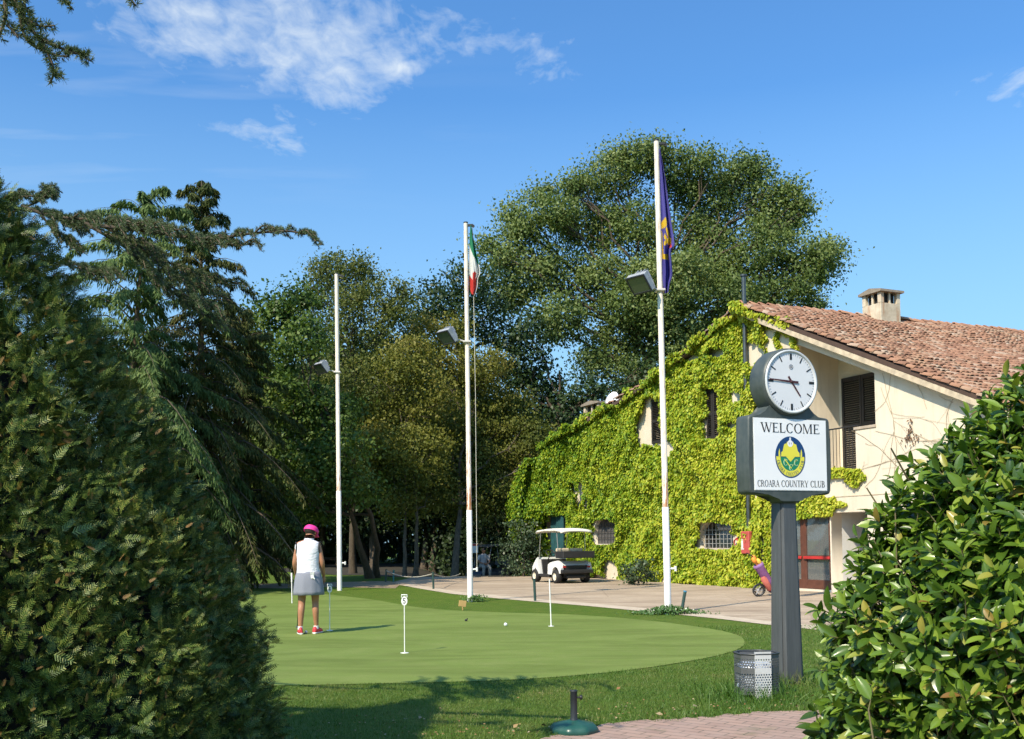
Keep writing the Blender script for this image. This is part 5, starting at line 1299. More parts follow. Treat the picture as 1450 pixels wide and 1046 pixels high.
# ------------------------------------------------------------------ flagpoles
def polemat(name, zj, amount):
    t = NT(name); xyz = t.sep(t.co()); z = xyz[2]
    w = t.ramp(t.noise(2.5, 5, .6), [(.3, (.72, .70, .68)), (.7, (.80, .79, .77))])
    up = t.math('GREATER_THAN', z, zj); old = t.ramp(t.noise(5, 6, .7, t.mapped((9, 9, 1.0))), [(.35, (.76, .70, .61)), (.7, (.60, .52, .42))])
    k = t.mix(up, w, old)
    r = t.noise(3.2, 7, .75, t.mapped((10, 10, .9)))
    near = t.math('MULTIPLY', up, t.math('POWER', 2.718, t.math('MULTIPLY', t.math('ABSOLUTE', t.math('SUBTRACT', z, zj)), -1.1)))
    f = t.math('ADD', r, t.math('MULTIPLY', near, .13))
    k = t.mix(t.math('MULTIPLY', t.ramp(f, [(amount, 0.0), (amount+.06, 1.0)]), up), k, (.30, .125, .045))
    t.base(k); t.rough(.55); return t.m
def flood(pole, attach, cen, s, yaw, tilt):
    fo = MB(); rot = Matrix.Rotation(yaw, 3, 'Z') @ Matrix.Rotation(tilt, 3, 'X')     # lens looks along local -y
    c = Vector(cen)
    q = lambda x, y, z: c+rot @ (Vector((x, y, z))*s)
    A = [q(x, -.16, z) for x, z in ((-.30, -.24), (.30, -.24), (.30, .24), (-.30, .24))]; B = [q(x, .0, z) for x, z in ((-.31, -.25), (.31, -.25), (.31, .25), (-.31, .25))]; Cc = [q(x, .17, z) for x, z in ((-.20, -.13), (.20, -.13), (.20, .17), (-.20, .17))]
    fo.loft([A, B, Cc], smooth=False)
    fo.box(c+rot @ (Vector((.0, .20, .05))*s), (.26*s, .16*s, .2*s), .015, rot=rot)
    for x in (-.12, 0, .12): fo.box(c+rot @ (Vector((x, .10, .0))*s), (.015*s, .2*s, .46*s), .002, rot=rot)
    o = fo.build('floodlight', plain('lamp_housing_grey', (.36, .37, .38), .45, .2, vs=12), pole)
    l = MB(); l.box(c+rot @ (Vector((0, -.168, 0))*s), (.56*s, .02*s, .44*s), .004, rot=rot); l.build('lens', glmat, o)
    fm = MB()
    for x, z, w, h in ((0, .235, .62, .05), (0, -.235, .62, .05), (.295, 0, .04, .42), (-.295, 0, .04, .42)): fm.box(c+rot @ (Vector((x, -.172, z))*s), (w*s, .045*s, h*s), .004, rot=rot)
    fm.build('lens_frame', plain('black_lamp_frame', (.025, .026, .028), .5), o)
    b = MB(); a = Vector(attach); b.tube([a, a.lerp(c, .5)+Vector((0, 0, -.03)), c+rot @ (Vector((0, .1, -.24))*s)], .022, 8); b.box(a, (.2, .2, .05), .01); b.build('bracket', plain('bracket_white', (.5, .48, .45), .6), o)
glmat = NT('lamp_lens'); glmat.base((.07, .085, .06)); glmat.rough(.08); glmat.p.inputs['Specular IOR Level'].default_value = .8; glmat = glmat.m
def pole(base_px, top_px, r0, r1, joint_py, light_px, arm_py, label, cleat_py, amount, s=1.0, rope=True):
    B = G(*base_px); T = D(top_px[0], top_px[1], B.y); o = empty('flagpole', B, label, 'flagpole', 'white flagpoles by the putting green')
    zj = D((base_px[0]+top_px[0])/2, joint_py, B.y).z
    P_ = lambda z: Vector(((T.x-B.x)*z/T.z, 0, z))
    mb = MB(); mb.tube([P_(-.05), P_(zj), P_(zj+.01), P_(T.z)], [r0, r0*.98, r0*.86, r1], 20, smooth=True)
    mb.build('pole', polemat('pole_paint', zj, amount), o)
    mb = MB(); mb.tube([P_(T.z), P_(T.z+.03)], r1*1.08, 14); mb.box(P_(T.z-.02)+Vector((r1+.06, 0, -.03)), (.14, .05, .06), .01); mb.lathe([(.035, -.015), (.035, .015)], 12, P_(T.z-.02)+Vector((r1+.13, 0, -.05)), rotc); mb.build('pulley', m_iron, o)
    az = D(base_px[0], arm_py, B.y).z
    lp2 = D(light_px[0], light_px[1], B.y-.15)-B
    flood(o, P_(az), lp2, s*.72, R(-48), R(42))
    zc = D(base_px[0], cleat_py, B.y).z; c = P_(zc)
    mb = MB(); mb.tube([c+Vector((r0*.9, 0, 0)), c+Vector((r0+.10, 0, 0))], .022, 8); mb.tube([c+Vector((r0+.10, -.0, -.05)), c+Vector((r0+.10, 0, .05))], .024, 8); mb.build('cleat', m_white, o)
    if rope:
        mb = MB(); a = c+Vector((r0+.10, 0, 0)); e = P_(T.z-.07)+Vector((r1+.11, 0, 0)); mb.tube([a, a.lerp(e, .5)+Vector((.02, 0, 0)), e], .007, 5); mb.build('halyard', plain('halyard_cord', (.55, .52, .44), .9), o)
    return B, T, P_
pole((481, 836), (476.5, 388), .075, .058, 695, (457, 519), 527, 'bare white flagpole with floodlight farthest from the house', 797, .60, .95, rope=False)
B2, T2, P2_ = pole((666, 852), (659.5, 316), .068, .050, 722, (635, 474), 484, 'white flagpole flying the Italian tricolour', 806, .565, .98)
B3, T3, P3_ = pole((946, 868), (929.5, 200), .068, .052, 718, (909, 398), 411, 'rust streaked white flagpole with the purple flag nearest the house', 805, .575, 1.05, rope=False)
def flag(name, label, Y, left, right, folds, amp, regions, mats, depth=.0, nu=26, nv=60):
    """limp cloth between a hoist edge and a free edge given as (px, py) lists"""
    la = smoothpoly(left, 8, False); ra = smoothpoly(right, 8, False); V = []; Fs = []; Mi = []
    def at(lst, f): x = f*(len(lst)-1); i = min(int(x), len(lst)-2); g = x-i; return (lst[i][0]*(1-g)+lst[i+1][0]*g, lst[i][1]*(1-g)+lst[i+1][1]*g)
    pxs = []
    for j in range(nv+1):
        f = j/nv; a = at(la, f); b = at(ra, f)
        for i in range(nu+1):
            s = i/nu; px, py = a[0]+(b[0]-a[0])*s, a[1]+(b[1]-a[1])*s
            wv = amp*(.25+.75*f)*(math.sin(s*folds*PI*2+f*2.2)+.4*math.sin(s*folds*PI*4.4-f*4+1))
            p = D(px, py, Y+wv*(s+.15)); V.append(tuple(p)); pxs.append((s, f, px, py))
    for j in range(nv):
        for i in range(nu):
            k = j*(nu+1)+i; Fs.append([k, k+1, k+nu+2, k+nu+1]); s = (i+.5)/nu; f = (j+.5)/nv; Mi.append(regions(s, f))
    base = Vector(V[0]); mb = MB(); mb.add([tuple(Vector(v)-base) for v in V], Fs, 0, True); mb.m = Mi
    me = bpy.data.meshes.new(name); me.from_pydata(mb.v, [], mb.f); me.polygons.foreach_set('material_index', mb.m); me.polygons.foreach_set('use_smooth', mb.s); me.update()
    o = link_mesh(name, me, mats); o.location = base
    so = o.modifiers.new('cloth', 'SOLIDIFY'); so.thickness = .004
    return tag(o, label, 'flag')
def cloth(name, c):
    t = NT(name); t.base(t.ramp(t.noise(5, 4), [(.3, tuple(x*.88 for x in c)), (.7, c)])); t.rough(.7)
    tr = t.add('ShaderNodeBsdfTranslucent'); tr.inputs[0].default_value = col4(c); ms = t.add('ShaderNodeMixShader'); ms.inputs[0].default_value = .3
    t.link(t.p.outputs[0], ms.inputs[1]); t.link(tr.outputs[0], ms.inputs[2]); t.link(ms.outputs[0], t.out.inputs[0]); return t.m
def reg_it(s, f):
    g0 = .24+.22*s; w0 = .60+.08*math.sin(s*3)
    if f < g0: return 0
    if s > .30 and s < .62 and f > .55+.1*abs(s-.45): return 2
    if f > w0 and s < .78: return 2
    return 1 if f < .90 else (2 if s < .7 else 1)
flag('tricolour_flag', 'limp green white and red flag on the middle flagpole', B2.y-.02, [(666, 319), (665, 340), (664, 365), (665, 390), (666, 410), (668, 416)], [(667, 318), (670, 336), (674, 356), (678, 372), (680, 386), (677, 394), (676, 406), (672, 419)], 1.3, .13, reg_it,
     [cloth('flag_green', (.012, .22, .10)), cloth('flag_white', (.72, .72, .70)), cloth('flag_red', (.58, .035, .025))])
def reg_pu(s, f):
    x, y = s, f
    def near(ax, ay, bx, by, w):
        dx, dy = bx-ax, by-ay; q = max(0, min(1, ((x-ax)*dx+(y-ay)*dy*6)/(dx*dx+dy*dy*6+1e-9))); return math.hypot(x-ax-q*dx, (y-ay-q*dy)*4) < w
    if near(.05, .44, .45, .40, .09) or near(.45, .45, .70, .50, .09) or near(.30, .505, .60, .535, .09) or near(.60, .50, .30, .56, .08) or near(.05, .58, .15, .66, .09) or near(.10, .665, .62, .66, .07) or near(.0, .50, .05, .60, .07): return 1
    if near(.55, .47, .80, .56, .10): return 2
    return 0
flag('purple_flag', 'limp purple blue flag with yellow emblem on the rusty flagpole', B3.y-.02, [(933.5, 212), (934.5, 260), (936, 310), (937, 350), (938, 390), (941, 416)], [(934.5, 210), (941, 246), (946, 280), (950, 310), (955, 345), (950, 356), (952, 388), (948, 402), (946, 414)], 1.6, .14, reg_pu,
     [cloth('flag_purple', (.075, .065, .33)), cloth('flag_yellow', (.70, .46, .02)), cloth('flag_emblem_red', (.50, .04, .05))], nv=90)

# ------------------------------------------------------------------ putting green furniture
m_rod = plain('white_rod', (.78, .78, .76), .4, var=.04)
def marker(px, py, ptop, num, label):
    B = G(px, py); B.z = .006; o = empty('hole_marker', B, label, 'hole marker', 'numbered hole markers on the putting green', rz=R(0)); zt = D(px, ptop, B.y).z
    zp = zt-.085
    mb = MB(); mb.tube([(0, 0, 0), (0, 0, zp-.04)], .0065, 8); mb.lathe([(.055, 0), (.055, .004), (.045, .005)], 20); mb.build('rod', m_rod, o)
    mb = MB(); ov = [(.040*math.cos(2*PI*i/20), .060*math.sin(2*PI*i/20)+zp) for i in range(20)]
    mb.prism(ov, (Vector((0, 0, 0)), XV, ZV, YV), -.008, .008)
    write(mb, num, (Vector((-.022, -.008, zp-.036)), XV, ZV, YV), 0, 0, .044, .072, 1, z=.001)
    mb.tube([(-.036, 0, zp+.045), (-.036, 0, zp+.078), (.036, 0, zp+.078), (.036, 0, zp+.045)], .007, 6)
    mb.build('number_plate', [m_rod, m_black], o)
marker(467, 893, 827, '4', 'white hole marker numbered 4 beside the golfer'); marker(573, 925, 842, '5', 'white hole marker numbered 5 nearest the viewer on the green')
B = G(780.5, 887); o = empty('flagstick', B+Vector((0, 0, .006)), 'thin white pin without a plate standing in front of the white buggy', 'golf pin'); zt = D(779, 820, B.y).z
mb = MB(); mb.tube([(0, 0, 0), (-.02, 0, zt)], .010, 8); mb.build('rod', m_rod, o); mb = MB(); mb.lathe([(.05, 0), (.05, .004), (.02, .005)], 16); mb.build('cup', m_rod, o)
def ball(px, py, label, r=.0214):
    B = G(px, py); mb = MB(); mb.lathe([(max(.0001, r*math.sin(PI*i/12)), -r*math.cos(PI*i/12)) for i in range(13)], 20)
    o = mb.build('golf_ball', m_face); o.location = (B.x, B.y, .006+r); return tag(o, label, 'golf ball', 'golf balls on the green')
ball(716, 887, 'white golf ball lying alone in the middle of the green', .030); ball(433.5, 897.5, 'white golf ball between the feet of the golfer', .026)
B = G(660, 880); mb = MB(); mb.box((0, 0, .02), (.05, .03, .035), .01); mb.box((.02, .0, .045), (.02, .02, .03), .006)
o = mb.build('tee_marker', m_iron); o.location = (B.x, B.y, .006); tag(o, 'small dark peg lying on the green below the wooden marker', 'peg')
B = G(655, 864); o = empty('wooden_marker', B, 'small tan wooden marker board stuck in the grass by the middle flagpole', 'marker board', rz=R(12)); m_tan = plain('raw_wood', (.42, .27, .10), .7)
mb = MB(); mb.box((0, 0, .14), (.16, .02, .13), .005, rot=Matrix.Rotation(R(8), 3, 'Y')); mb.build('board', m_tan, o); mb = MB(); mb.box((0, .0, .045), (.025, .016, .09), .003); mb.build('stake', m_tan, o)
# ------------------------------------------------------------------ rope barrier posts
m_gpost = plain('dark_green_post', (.018, .052, .045), .5); m_tpost = plain('teal_post', (.03, .17, .16), .5); m_cap = plain('blue_cap', (.05, .20, .33), .4)
def stake(base, top, m, label, cap=None):
    B = G(*base); T = D(top[0], top[1], B.y)-B; o = empty('rope_post', B, label, 'rope post', 'rope barrier posts along the track')
    mb = MB(); mb.tube([(0, 0, -.05), T], .032, 10); mb.build('post', m, o)
    mb = MB(); mb.tube([T, T*1.06], .036, 10); mb.lathe([(.012, -.02), (.012, .02)], 8, T*.95, rotc); mb.build('cap', cap or m, o); return B+T*.95
r1 = stake((546, 824), (547, 807), m_gpost, 'dark green rope post farthest left at the end of the track'); r2 = stake((557, 824), (557.5, 808), m_tpost, 'teal rope post at the left end of the rope barrier'); r3 = stake((614, 834), (613, 811), m_gpost, 'dark green rope post where the sagging rope is tied')
r4 = stake((758, 851), (756.5, 821), m_gpost, 'dark green post standing beside the thin pin'); r5 = stake((964, 869), (970, 838), m_gpost, 'tilted green post with blue cap right of the rusty flagpole', m_cap)
def rope(a, b, sag, label):
    mb = MB(); mid = a.copy(); mb.tube([a.lerp(b, i/14)-a-Vector((0, 0, sag*4*(i/14)*(1-i/14))) for i in range(15)], .016, 6)
    o = mb.build('barrier_rope', plain('pale_rope', (.40, .39, .34), .9)); o.location = a; tag(o, label, 'rope')
rope(r1, r3, .16, 'pale rope sagging between the left posts of the track')
rope(r3, G(652, 822)+Vector((0, 0, .25)), .10, 'pale rope running down from the tied post towards the bent trunk')

# ------------------------------------------------------------------ golf buggies
def buggy(name, loc, rz, body, dark, seatm, roofm, label, tray=True):
    o = empty(name, loc, label, 'golf buggy', 'golf buggies', rz=rz)                 # x forward, y left
    mb = MB(); hw2 = .58
    def side(pts, w0, w1, mat=0):
        mb.prism(pts, (Vector((0, 0, 0)), Vector((1, 0, 0)), Vector((0, 0, 1)), Vector((0, 1, 0))), w0, w1, mat)
    rear = [(-.95, .34), (-.98, .52), (-.92, .68), (-.70, .76), (-.22, .70), (-.02, .62), (.0, .30), (-.32, .28), (-.36, .44), (-.46, .53), (-.60, .55), (-.73, .50), (-.82, .40), (-.84, .34)]
    for s in (-1, 1): side(rear, *sorted((s*hw2, s*(hw2-.10))))
    side([(-.90, .60), (-.68, .745), (-.22, .69), (-.02, .60), (-.02, .32), (-.28, .32), (-.28, .60)], -(hw2-.101), hw2-.101)
    nose = [(.62, .26), (.66, .55), (.72, .36), (.80, .86), (.90, .80), (1.08, .66), (1.20, .52), (1.22, .34), (1.14, .28), (1.08, .42), (.96, .50), (.84, .36), (.76, .34), (.74, .26)]
    for s in (-1, 1): side(nose, *sorted((s*(hw2-.02), s*(hw2-.14))))
    side([(.66, .50), (.72, .36), (.80, .86), (.90, .80), (1.08, .66), (1.20, .52), (1.22, .36), (1.16, .40), (1.05, .55), (.88, .62)], -(hw2-.141), hw2-.141)
    bo = mb.build('body', body, o)
    mb = MB(); mb.box((.32, 0, .245), (.80, 1.10, .06), .01); mb.box((.0, 0, .22), (2.0, .7, .10), .02)
    for s in (-1, 1): mb.box((.32, s*.545, .25), (.82, .06, .10), .015)
    mb.box((.60, 0, .52), (.05, .96, .56), .01, rot=Matrix.Rotation(R(14), 3, 'Y')); mb.box((-.89, 0, .43), (.03, .84, .34), .01)
    mb.build('chassis', dark, o)
    mb = MB(); mb.box((-1.02, 0, .40), (.13, 1.20, .13), .03, seg=2); mb.build('bumper', dark, o)
    mb = MB(); mb.box((-.20, 0, .36), (.46, 1.02, .13), .04, seg=2); mb.build('seat', seatm, o)
    for s in (-1, 1):
        mb = MB(); mb.box((-.48, s*.26, 1.02), (.10, .49, .30), .035, rot=Matrix.Rotation(R(-10), 3, 'Y'), seg=2); mb.build('backrest', seatm, o)
    mb = MB(); rr2 = []
    for x, z in ((-1.02, 0), (-.98, .05), (-.6, .085), (.2, .09), (.75, .06), (.84, 0)): rr2.append([(x, y, 1.76+z-.05*(abs(y)/.6)**3) for y in (-.60, -.45, -.2, 0, .2, .45, .60)])
    vs = [p for r in rr2 for p in r]+[(p[0], p[1], p[2]-.05) for r in rr2 for p in r]; q = []; nr, nc = 6, 7; M_ = nr*nc
    for i in range(nr-1):
        for j in range(nc-1): a = i*nc+j; q += [[a, a+1, a+nc+1, a+nc], [M_+a+nc, M_+a+nc+1, M_+a+1, M_+a]]
    rim = [j for j in range(nc)]+[i*nc+nc-1 for i in range(1, nr)]+[(nr-1)*nc+j for j in range(nc-2, -1, -1)]+[i*nc for i in range(nr-2, 0, -1)]
    q += [[a, b, M_+b, M_+a] for a, b in zip(rim, rim[1:]+rim[:1])]
    mb.add(vs, q, 0, True); mb.build('canopy', roofm, o)
    mb = MB()
    m_tube = plain('frame_tube', (.30, .30, .30), .4, .4)
    for s in (-1, 1):
        mb = MB(); mb.tube([(-.62, s*.50, .86), (-.66, s*.52, 1.2), (-.60, s*.53, 1.745)], .016, 8); mb.build('canopy_post', m_tube, o)
        mb = MB(); mb.tube([(.78, s*.50, .82), (.66, s*.52, 1.4), (.58, s*.53, 1.745)], .014, 8); mb.build('canopy_post', m_tube, o)
    mb = MB()
    if tray:
        mb = MB(); mb.box((-.90, 0, .86), (.56, 1.18, .03), .005); mb.box((-1.175, 0, .97), (.03, 1.18, .20), .008); mb.box((-.625, 0, .97), (.03, 1.18, .20), .008)
        for s in (-1, 1): mb.box((-.90, s*.578, .97), (.52, .026, .20), .006)
        mb.build('cargo_tray', dark, o)
    else:
        for s in (-1, 1):
            mb = MB(); mb.lathe([(.11, 0), (.13, .1), (.13, .75), (.14, .8), (.10, .82)], 14, (-.95, s*.22, .45), Matrix.Rotation(R(-12), 3, 'Y')); mb.build('golf_bag', dark, o)
    for x in (-.58, .95):
        for s in (-1, 1):
            w = MB(); c = (x, s*.535, .225); w.lathe([(.13, -.09), (.20, -.095), (.222, -.07), (.226, 0), (.222, .07), (.20, .095), (.13, .09)], 28, c, rotc, cap=False); ty = w.build('wheel', plain('black_rubber', (.016, .016, .017), .8), o)
            w = MB(); w.lathe([(.001, -.05), (.04, -.065), (.05, -.04), (.115, -.05), (.132, -.085), (.132, .085), (.115, .05), (.05, .04), (.04, .065), (.001, .05)], 24, c, rotc); w.build('rim', plain('cream_wheel_rim', (.72, .68, .55), .45), ty)
    mb = MB(); mb.tube([(.64, .25, .72), (.40, .25, 1.0)], .02, 8); rs = Matrix.Rotation(R(-40), 3, 'Y'); mb.tube([Vector((.40, .25, 1.0))+rs @ Vector((.17*math.cos(a), .17*math.sin(a), 0)) for a in np.linspace(0, 2*PI, 21)], .016, 6, cap=False)
    mb.box((.40, .25, 1.0), (.03, .32, .03), .005); mb.build('steering_wheel', m_iron, o)
    for s in (-1, 1):
        mb = MB(); mb.box((-1.0, s*.46, .55), (.03, .12, .06), .008); mb.build('tail_light', plain('red_lamp', (.30, .02, .02), .3), o)
    return o
m_dk = plain('black_plastic', (.020, .020, .022), .5)
CR = G(818, 826); hd = R(90+25)
fwd = Vector((math.cos(hd), math.sin(hd), 0))
buggy('golf_buggy', CR+fwd*1.05, hd, plain('buggy_white', (.74, .74, .72), .3, var=.05), m_dk, plain('beige_vinyl', (.55, .46, .33), .6), plain('canopy_cream', (.76, .73, .66), .5, var=.05), 'white golf buggy with cream canopy and black rear tray in front of the ivy wall')
C2 = D(700, 800, 46.2); C2.z = gz(C2.x, C2.y)
buggy('golf_buggy', C2, R(-140), plain('buggy_navy', (.014, .018, .030), .35), m_dk, plain('black_vinyl', (.03, .03, .03), .6), plain('canopy_dark', (.05, .05, .045), .6), 'dark golf buggy parked in the shade under the trees', tray=False)
B = D(673, 790, 45.5); B.z = gz(B.x, B.y); o = empty('notice_sign', B, 'small white notice with red heading on a stake left of the dark buggy', 'sign')
zc = D(674, 776, 45.5).z-B.z; mb = MB(); mb.tube([(0, .03, 0), (0, .03, zc+.1)], .03, 8); mb.build('stake', m_iron, o)
mb = MB(); mb.box((0, 0, zc), (.26, .02, .42), .005, mat=0); mb.box((0, -.012, zc+.15), (.24, .006, .10), .0, mat=1); mb.build('board', [m_white, plain('notice_red', (.5, .06, .04), .5)], o)

# ------------------------------------------------------------------ golf bag on a trolley by the wall
TB = G(1080, 844); tr_ = empty('golf_trolley', TB, 'two wheeled golf trolley carrying a pink and purple golf bag by the ivy wall', 'golf trolley', rz=R(12))
m_blk = plain('trolley_black', (.02, .02, .022), .45)
for x, s, wn_ in ((-.20, -.18, 0), (.02, .2, 1)):
    mb = MB(); mb.lathe([(.125, -.02), (.15, -.022), (.158, 0), (.15, .022), (.125, .02), (.125, -.02)], 24, (x, s, .158), rotc, cap=False)
    w = mb.build('wheel', m_blk, tr_)
    mb = MB(); mb.lathe([(.001, -.02), (.03, -.018), (.03, .018), (.001, .02)], 12, (x, s, .158), rotc)
    for i in range(6): a = i*PI/3; mb.tube([(x, s, .158), (x+.135*math.cos(a), s, .158+.135*math.sin(a))], .009, 5)
    mb.build('rim', plain('grey_spokes', (.30, .30, .31), .4), w)
ax_ = Vector((-.62, 0, 1.0)).normalized()
b0 = Vector((.30, .02, .14))
mb = MB(); mb.tube([b0+Vector((.05, 0, -.06)), b0+ax_*1.02+Vector((-.02, 0, 0)), b0+ax_*1.10+Vector((-.12, 0, .0))], .016, 8); mb.tube([(-.20, -.18, .158), (.12, 0, .32), (.02, .2, .158)], .014, 6); mb.box(b0+Vector((.04, 0, -.05)), (.2, .2, .03), .01); mb.build('frame', m_blk, tr_)
rq = ax_.to_track_quat('Z', 'Y').to_matrix()
def bagpart(name, prof, off, m, sx=1, sy=1): mb = MB(); mb.lathe(prof, 18, b0+off, rq, sx=sx, sy=sy); return mb.build(name, m, bagroot)
bagroot = empty('golf_bag', TB+Matrix.Rotation(R(12), 3, 'Z') @ Vector((0, 0, 0)), 'pink and violet golf bag with orange head covers strapped on the trolley', 'golf bag', rz=R(12))
bagpart('bag_body', [(.10, 0), (.12, .02), (.12, .30), (.115, .60), (.13, .72), (.12, .74)], Vector((0, 0, 0)), plain('violet_fabric', (.16, .06, .16), .75, var=.4))
bagpart('front_pocket', [(.04, .03), (.075, .06), (.08, .36), (.05, .42)], Vector((-.10, -.08, -.02)), plain('salmon_fabric', (.50, .13, .10), .75, var=.3))
bagpart('side_pocket', [(.03, .02), (.07, .05), (.07, .24), (.03, .28)], Vector((.10, -.09, .02)), plain('pink_fabric', (.55, .10, .28), .7))
bagpart('collar', [(.13, .70), (.135, .71), (.135, .76), (.12, .77)], Vector((0, 0, 0)), plain('lilac_fabric', (.24, .12, .30), .6))
for i, (dx, dy, h_, m_) in enumerate(((-.05, -.04, .90, plain('orange_cover', (.75, .26, .03), .7)), (.02, .05, .96, bpy.data.materials['orange_cover']), (.05, -.04, .86, plain('yellow_cover', (.70, .42, .06), .7)))):
    bagpart('head_cover', [(.015, .74), (.02, h_-.10), (.05, h_-.07), (.06, h_), (.04, h_+.06), (.001, h_+.075)], Vector((dx, dy, 0)), m_)
mb = MB(); mb.tube([b0+rq @ Vector((.05, .0, .74)), b0+rq @ Vector((.06, 0, 1.0))], .008, 6); mb.build('club_shaft', plain('steel_shaft', (.4, .4, .42), .3, .8), bagroot)

# ------------------------------------------------------------------ low rail at the far end of the lawn
fy = 66; A = D(300, 790, fy); A.z = 0; o = empty('rail_fence', A, 'low dark timber rail fence in the shade at the far end of the lawn', 'fence')
m_oldw = plain('old_timber', (.10, .065, .05), .9)
for i in range(6):
    mb = MB(); mb.box((i*1.6, 0, .45), (.12, .12, .9), .01); mb.build('post', m_oldw, o)
for z in (.42, .36): mb = MB(); mb.box((4.0, -.08, z), (8.4, .05, .12), .01); mb.build('rail', m_oldw, o)

# ------------------------------------------------------------------ people
def skin_body(name, J, E, mat, parent, sub=2, extra=None):
    keys = list(J); idx = {k: i for i, k in enumerate(keys)}
    me = bpy.data.meshes.new(name+'_cage'); me.from_pydata([J[k][0] for k in keys], [(idx[a], idx[b]) for a, b in E], [])
    ob = bpy.data.objects.new('tmp', me); C.objects.link(ob)
    sk = ob.modifiers.new('s', 'SKIN'); sk.use_smooth_shade = True
    if not me.skin_vertices: me.skin_vertices.new() if hasattr(me.skin_vertices, 'new') else None
    sv = me.skin_vertices[0].data
    for k in keys: r = J[k][1]; sv[idx[k]].radius = (r, r) if isinstance(r, (int, float)) else r; sv[idx[k]].use_root = (k == keys[0])
    ss = ob.modifiers.new('d', 'SUBSURF'); ss.levels = sub; ss.render_levels = sub
    m2 = bpy.data.meshes.new_from_object(ob.evaluated_get(bpy.context.evaluated_depsgraph_get()))
    bpy.data.objects.remove(ob); m2.name = name
    if extra is not None:
        bm = bmesh.new(); bm.from_mesh(m2); tmp = bpy.data.meshes.new('t'); tmp.from_pydata(extra.v, [], extra.f); bm.from_mesh(tmp); bmesh.ops.recalc_face_normals(bm, faces=bm.faces); bm.to_mesh(m2); bm.free()
    for p in m2.polygons: p.use_smooth = True
    m2.materials.clear()
    return link_mesh(name, m2, mat, parent)
def skinmat(name, c):
    t = NT(name); t.base(t.ramp(t.noise(7, 4), [(.3, tuple(x*.88 for x in c)), (.7, c)])); t.rough(.5); t.p.inputs['Subsurface Weight'].default_value = .08
    t.p.inputs['Subsurface Radius'].default_value = (.02, .008, .004); return t.m
def hand(mb, wrist, palm_dir, thumb_dir, curl_dir):
    d = Vector(palm_dir).normalized(); s = Vector(thumb_dir).normalized(); c = Vector(curl_dir).normalized(); w = Vector(wrist)
    mb.tube([w-d*.02, w+d*.03, w+d*.075, w+d*.088], [.022, .032, .036, .026], 10, flat=.55)
    for i, L in enumerate((.072, .080, .074, .058)):
        b = w+d*.080+s*(.024-.0165*i); p1 = b+d*L*.42+c*L*.12; p2 = p1+d*L*.22+c*L*.34; p3 = p2-d*L*.05+c*L*.30
        mb.tube([b-d*.012, b, p1, p2, p3], [.0095, .0095, .0088, .0078, .006], 7)
    b = w+d*.03+s*.028; mb.tube([b-s*.01, b, b+(s*.7+d*.7)*.034, b+(s*.35+d*.8)*.06+c*.018], [.012, .0125, .010, .0075], 7)
WM = G(437, 898); woman = empty('person', WM+Vector((0, 0, .006)), 'woman golfer from behind in white sleeveless top, grey skirt and pink cap with a putter', 'person', rz=R(6))
sc_ = (D(437, 746, WM.y).z)/1.665
def S3(x, y, z): return (x*sc_, y*sc_, z*sc_)
J = {'pelvis': (S3(0, 0, .92), .135*sc_), 'waist': (S3(-.005, .0, 1.08), (.125*sc_, .10*sc_)), 'chest': (S3(-.01, .02, 1.26), (.145*sc_, .105*sc_)), 'upchest': (S3(-.01, .03, 1.37), (.12*sc_, .085*sc_)), 'neck': (S3(.0, .05, 1.455), .052*sc_), 'headbase': (S3(.02, .085, 1.515), .070*sc_), 'head': (S3(.03, .10, 1.575), .088*sc_), 'crown': (S3(.03, .09, 1.635), .060*sc_),
     'shl': (S3(-.155, .03, 1.375), .058*sc_), 'ell': (S3(-.218, .02, 1.09), .040*sc_), 'wrl': (S3(-.205, .20, .90), .026*sc_),
     'shr': (S3(.145, .03, 1.370), .058*sc_), 'elr': (S3(.212, .0, 1.09), .040*sc_), 'wrr': (S3(.225, .14, .88), .026*sc_),
     'hipl': (S3(-.095, .0, .84), .098*sc_), 'knl': (S3(-.105, .02, .49), .058*sc_), 'cfl': (S3(-.112, -.02, .36), .057*sc_), 'anl': (S3(-.125, -.01, .09), .034*sc_), 'tol': (S3(-.15, .12, .04), .034*sc_),
     'hipr': (S3(.095, .0, .84), .098*sc_), 'knr': (S3(.10, .05, .49), .056*sc_), 'cfr': (S3(.105, .02, .36), .055*sc_), 'anr': (S3(.115, .07, .09), .033*sc_), 'tor': (S3(.16, .18, .04), .034*sc_)}
E = [('pelvis', 'waist'), ('waist', 'chest'), ('chest', 'upchest'), ('upchest', 'neck'), ('neck', 'headbase'), ('headbase', 'head'), ('head', 'crown'), ('upchest', 'shl'), ('shl', 'ell'), ('ell', 'wrl'), ('upchest', 'shr'), ('shr', 'elr'), ('elr', 'wrr'), ('pelvis', 'hipl'), ('hipl', 'knl'), ('knl', 'cfl'), ('cfl', 'anl'), ('anl', 'tol'), ('pelvis', 'hipr'), ('hipr', 'knr'), ('knr', 'cfr'), ('cfr', 'anr'), ('anr', 'tor')]
ex = MB(); hand(ex, S3(-.205, .20, .90), (.1, .35, -.9), (.5, .8, .2), (.8, .1, -.2)); hand(ex, S3(.225, .14, .88), (.0, .25, -1), (-.2, 1, .2), (-.8, .2, -.1))
hc = Vector(S3(.03, .10, 1.575)); fd = Vector((.45, .75, -.42)).normalized(); fu_ = Vector((.22, .36, .9)); fu_ = (fu_-fd*fu_.dot(fd)).normalized(); fs = fd.cross(fu_)
ex.tube([hc+fd*.085+fu_*.01, hc+fd*.108-fu_*.018, hc+fd*.090-fu_*.032], [.009, .014, .008], 8)
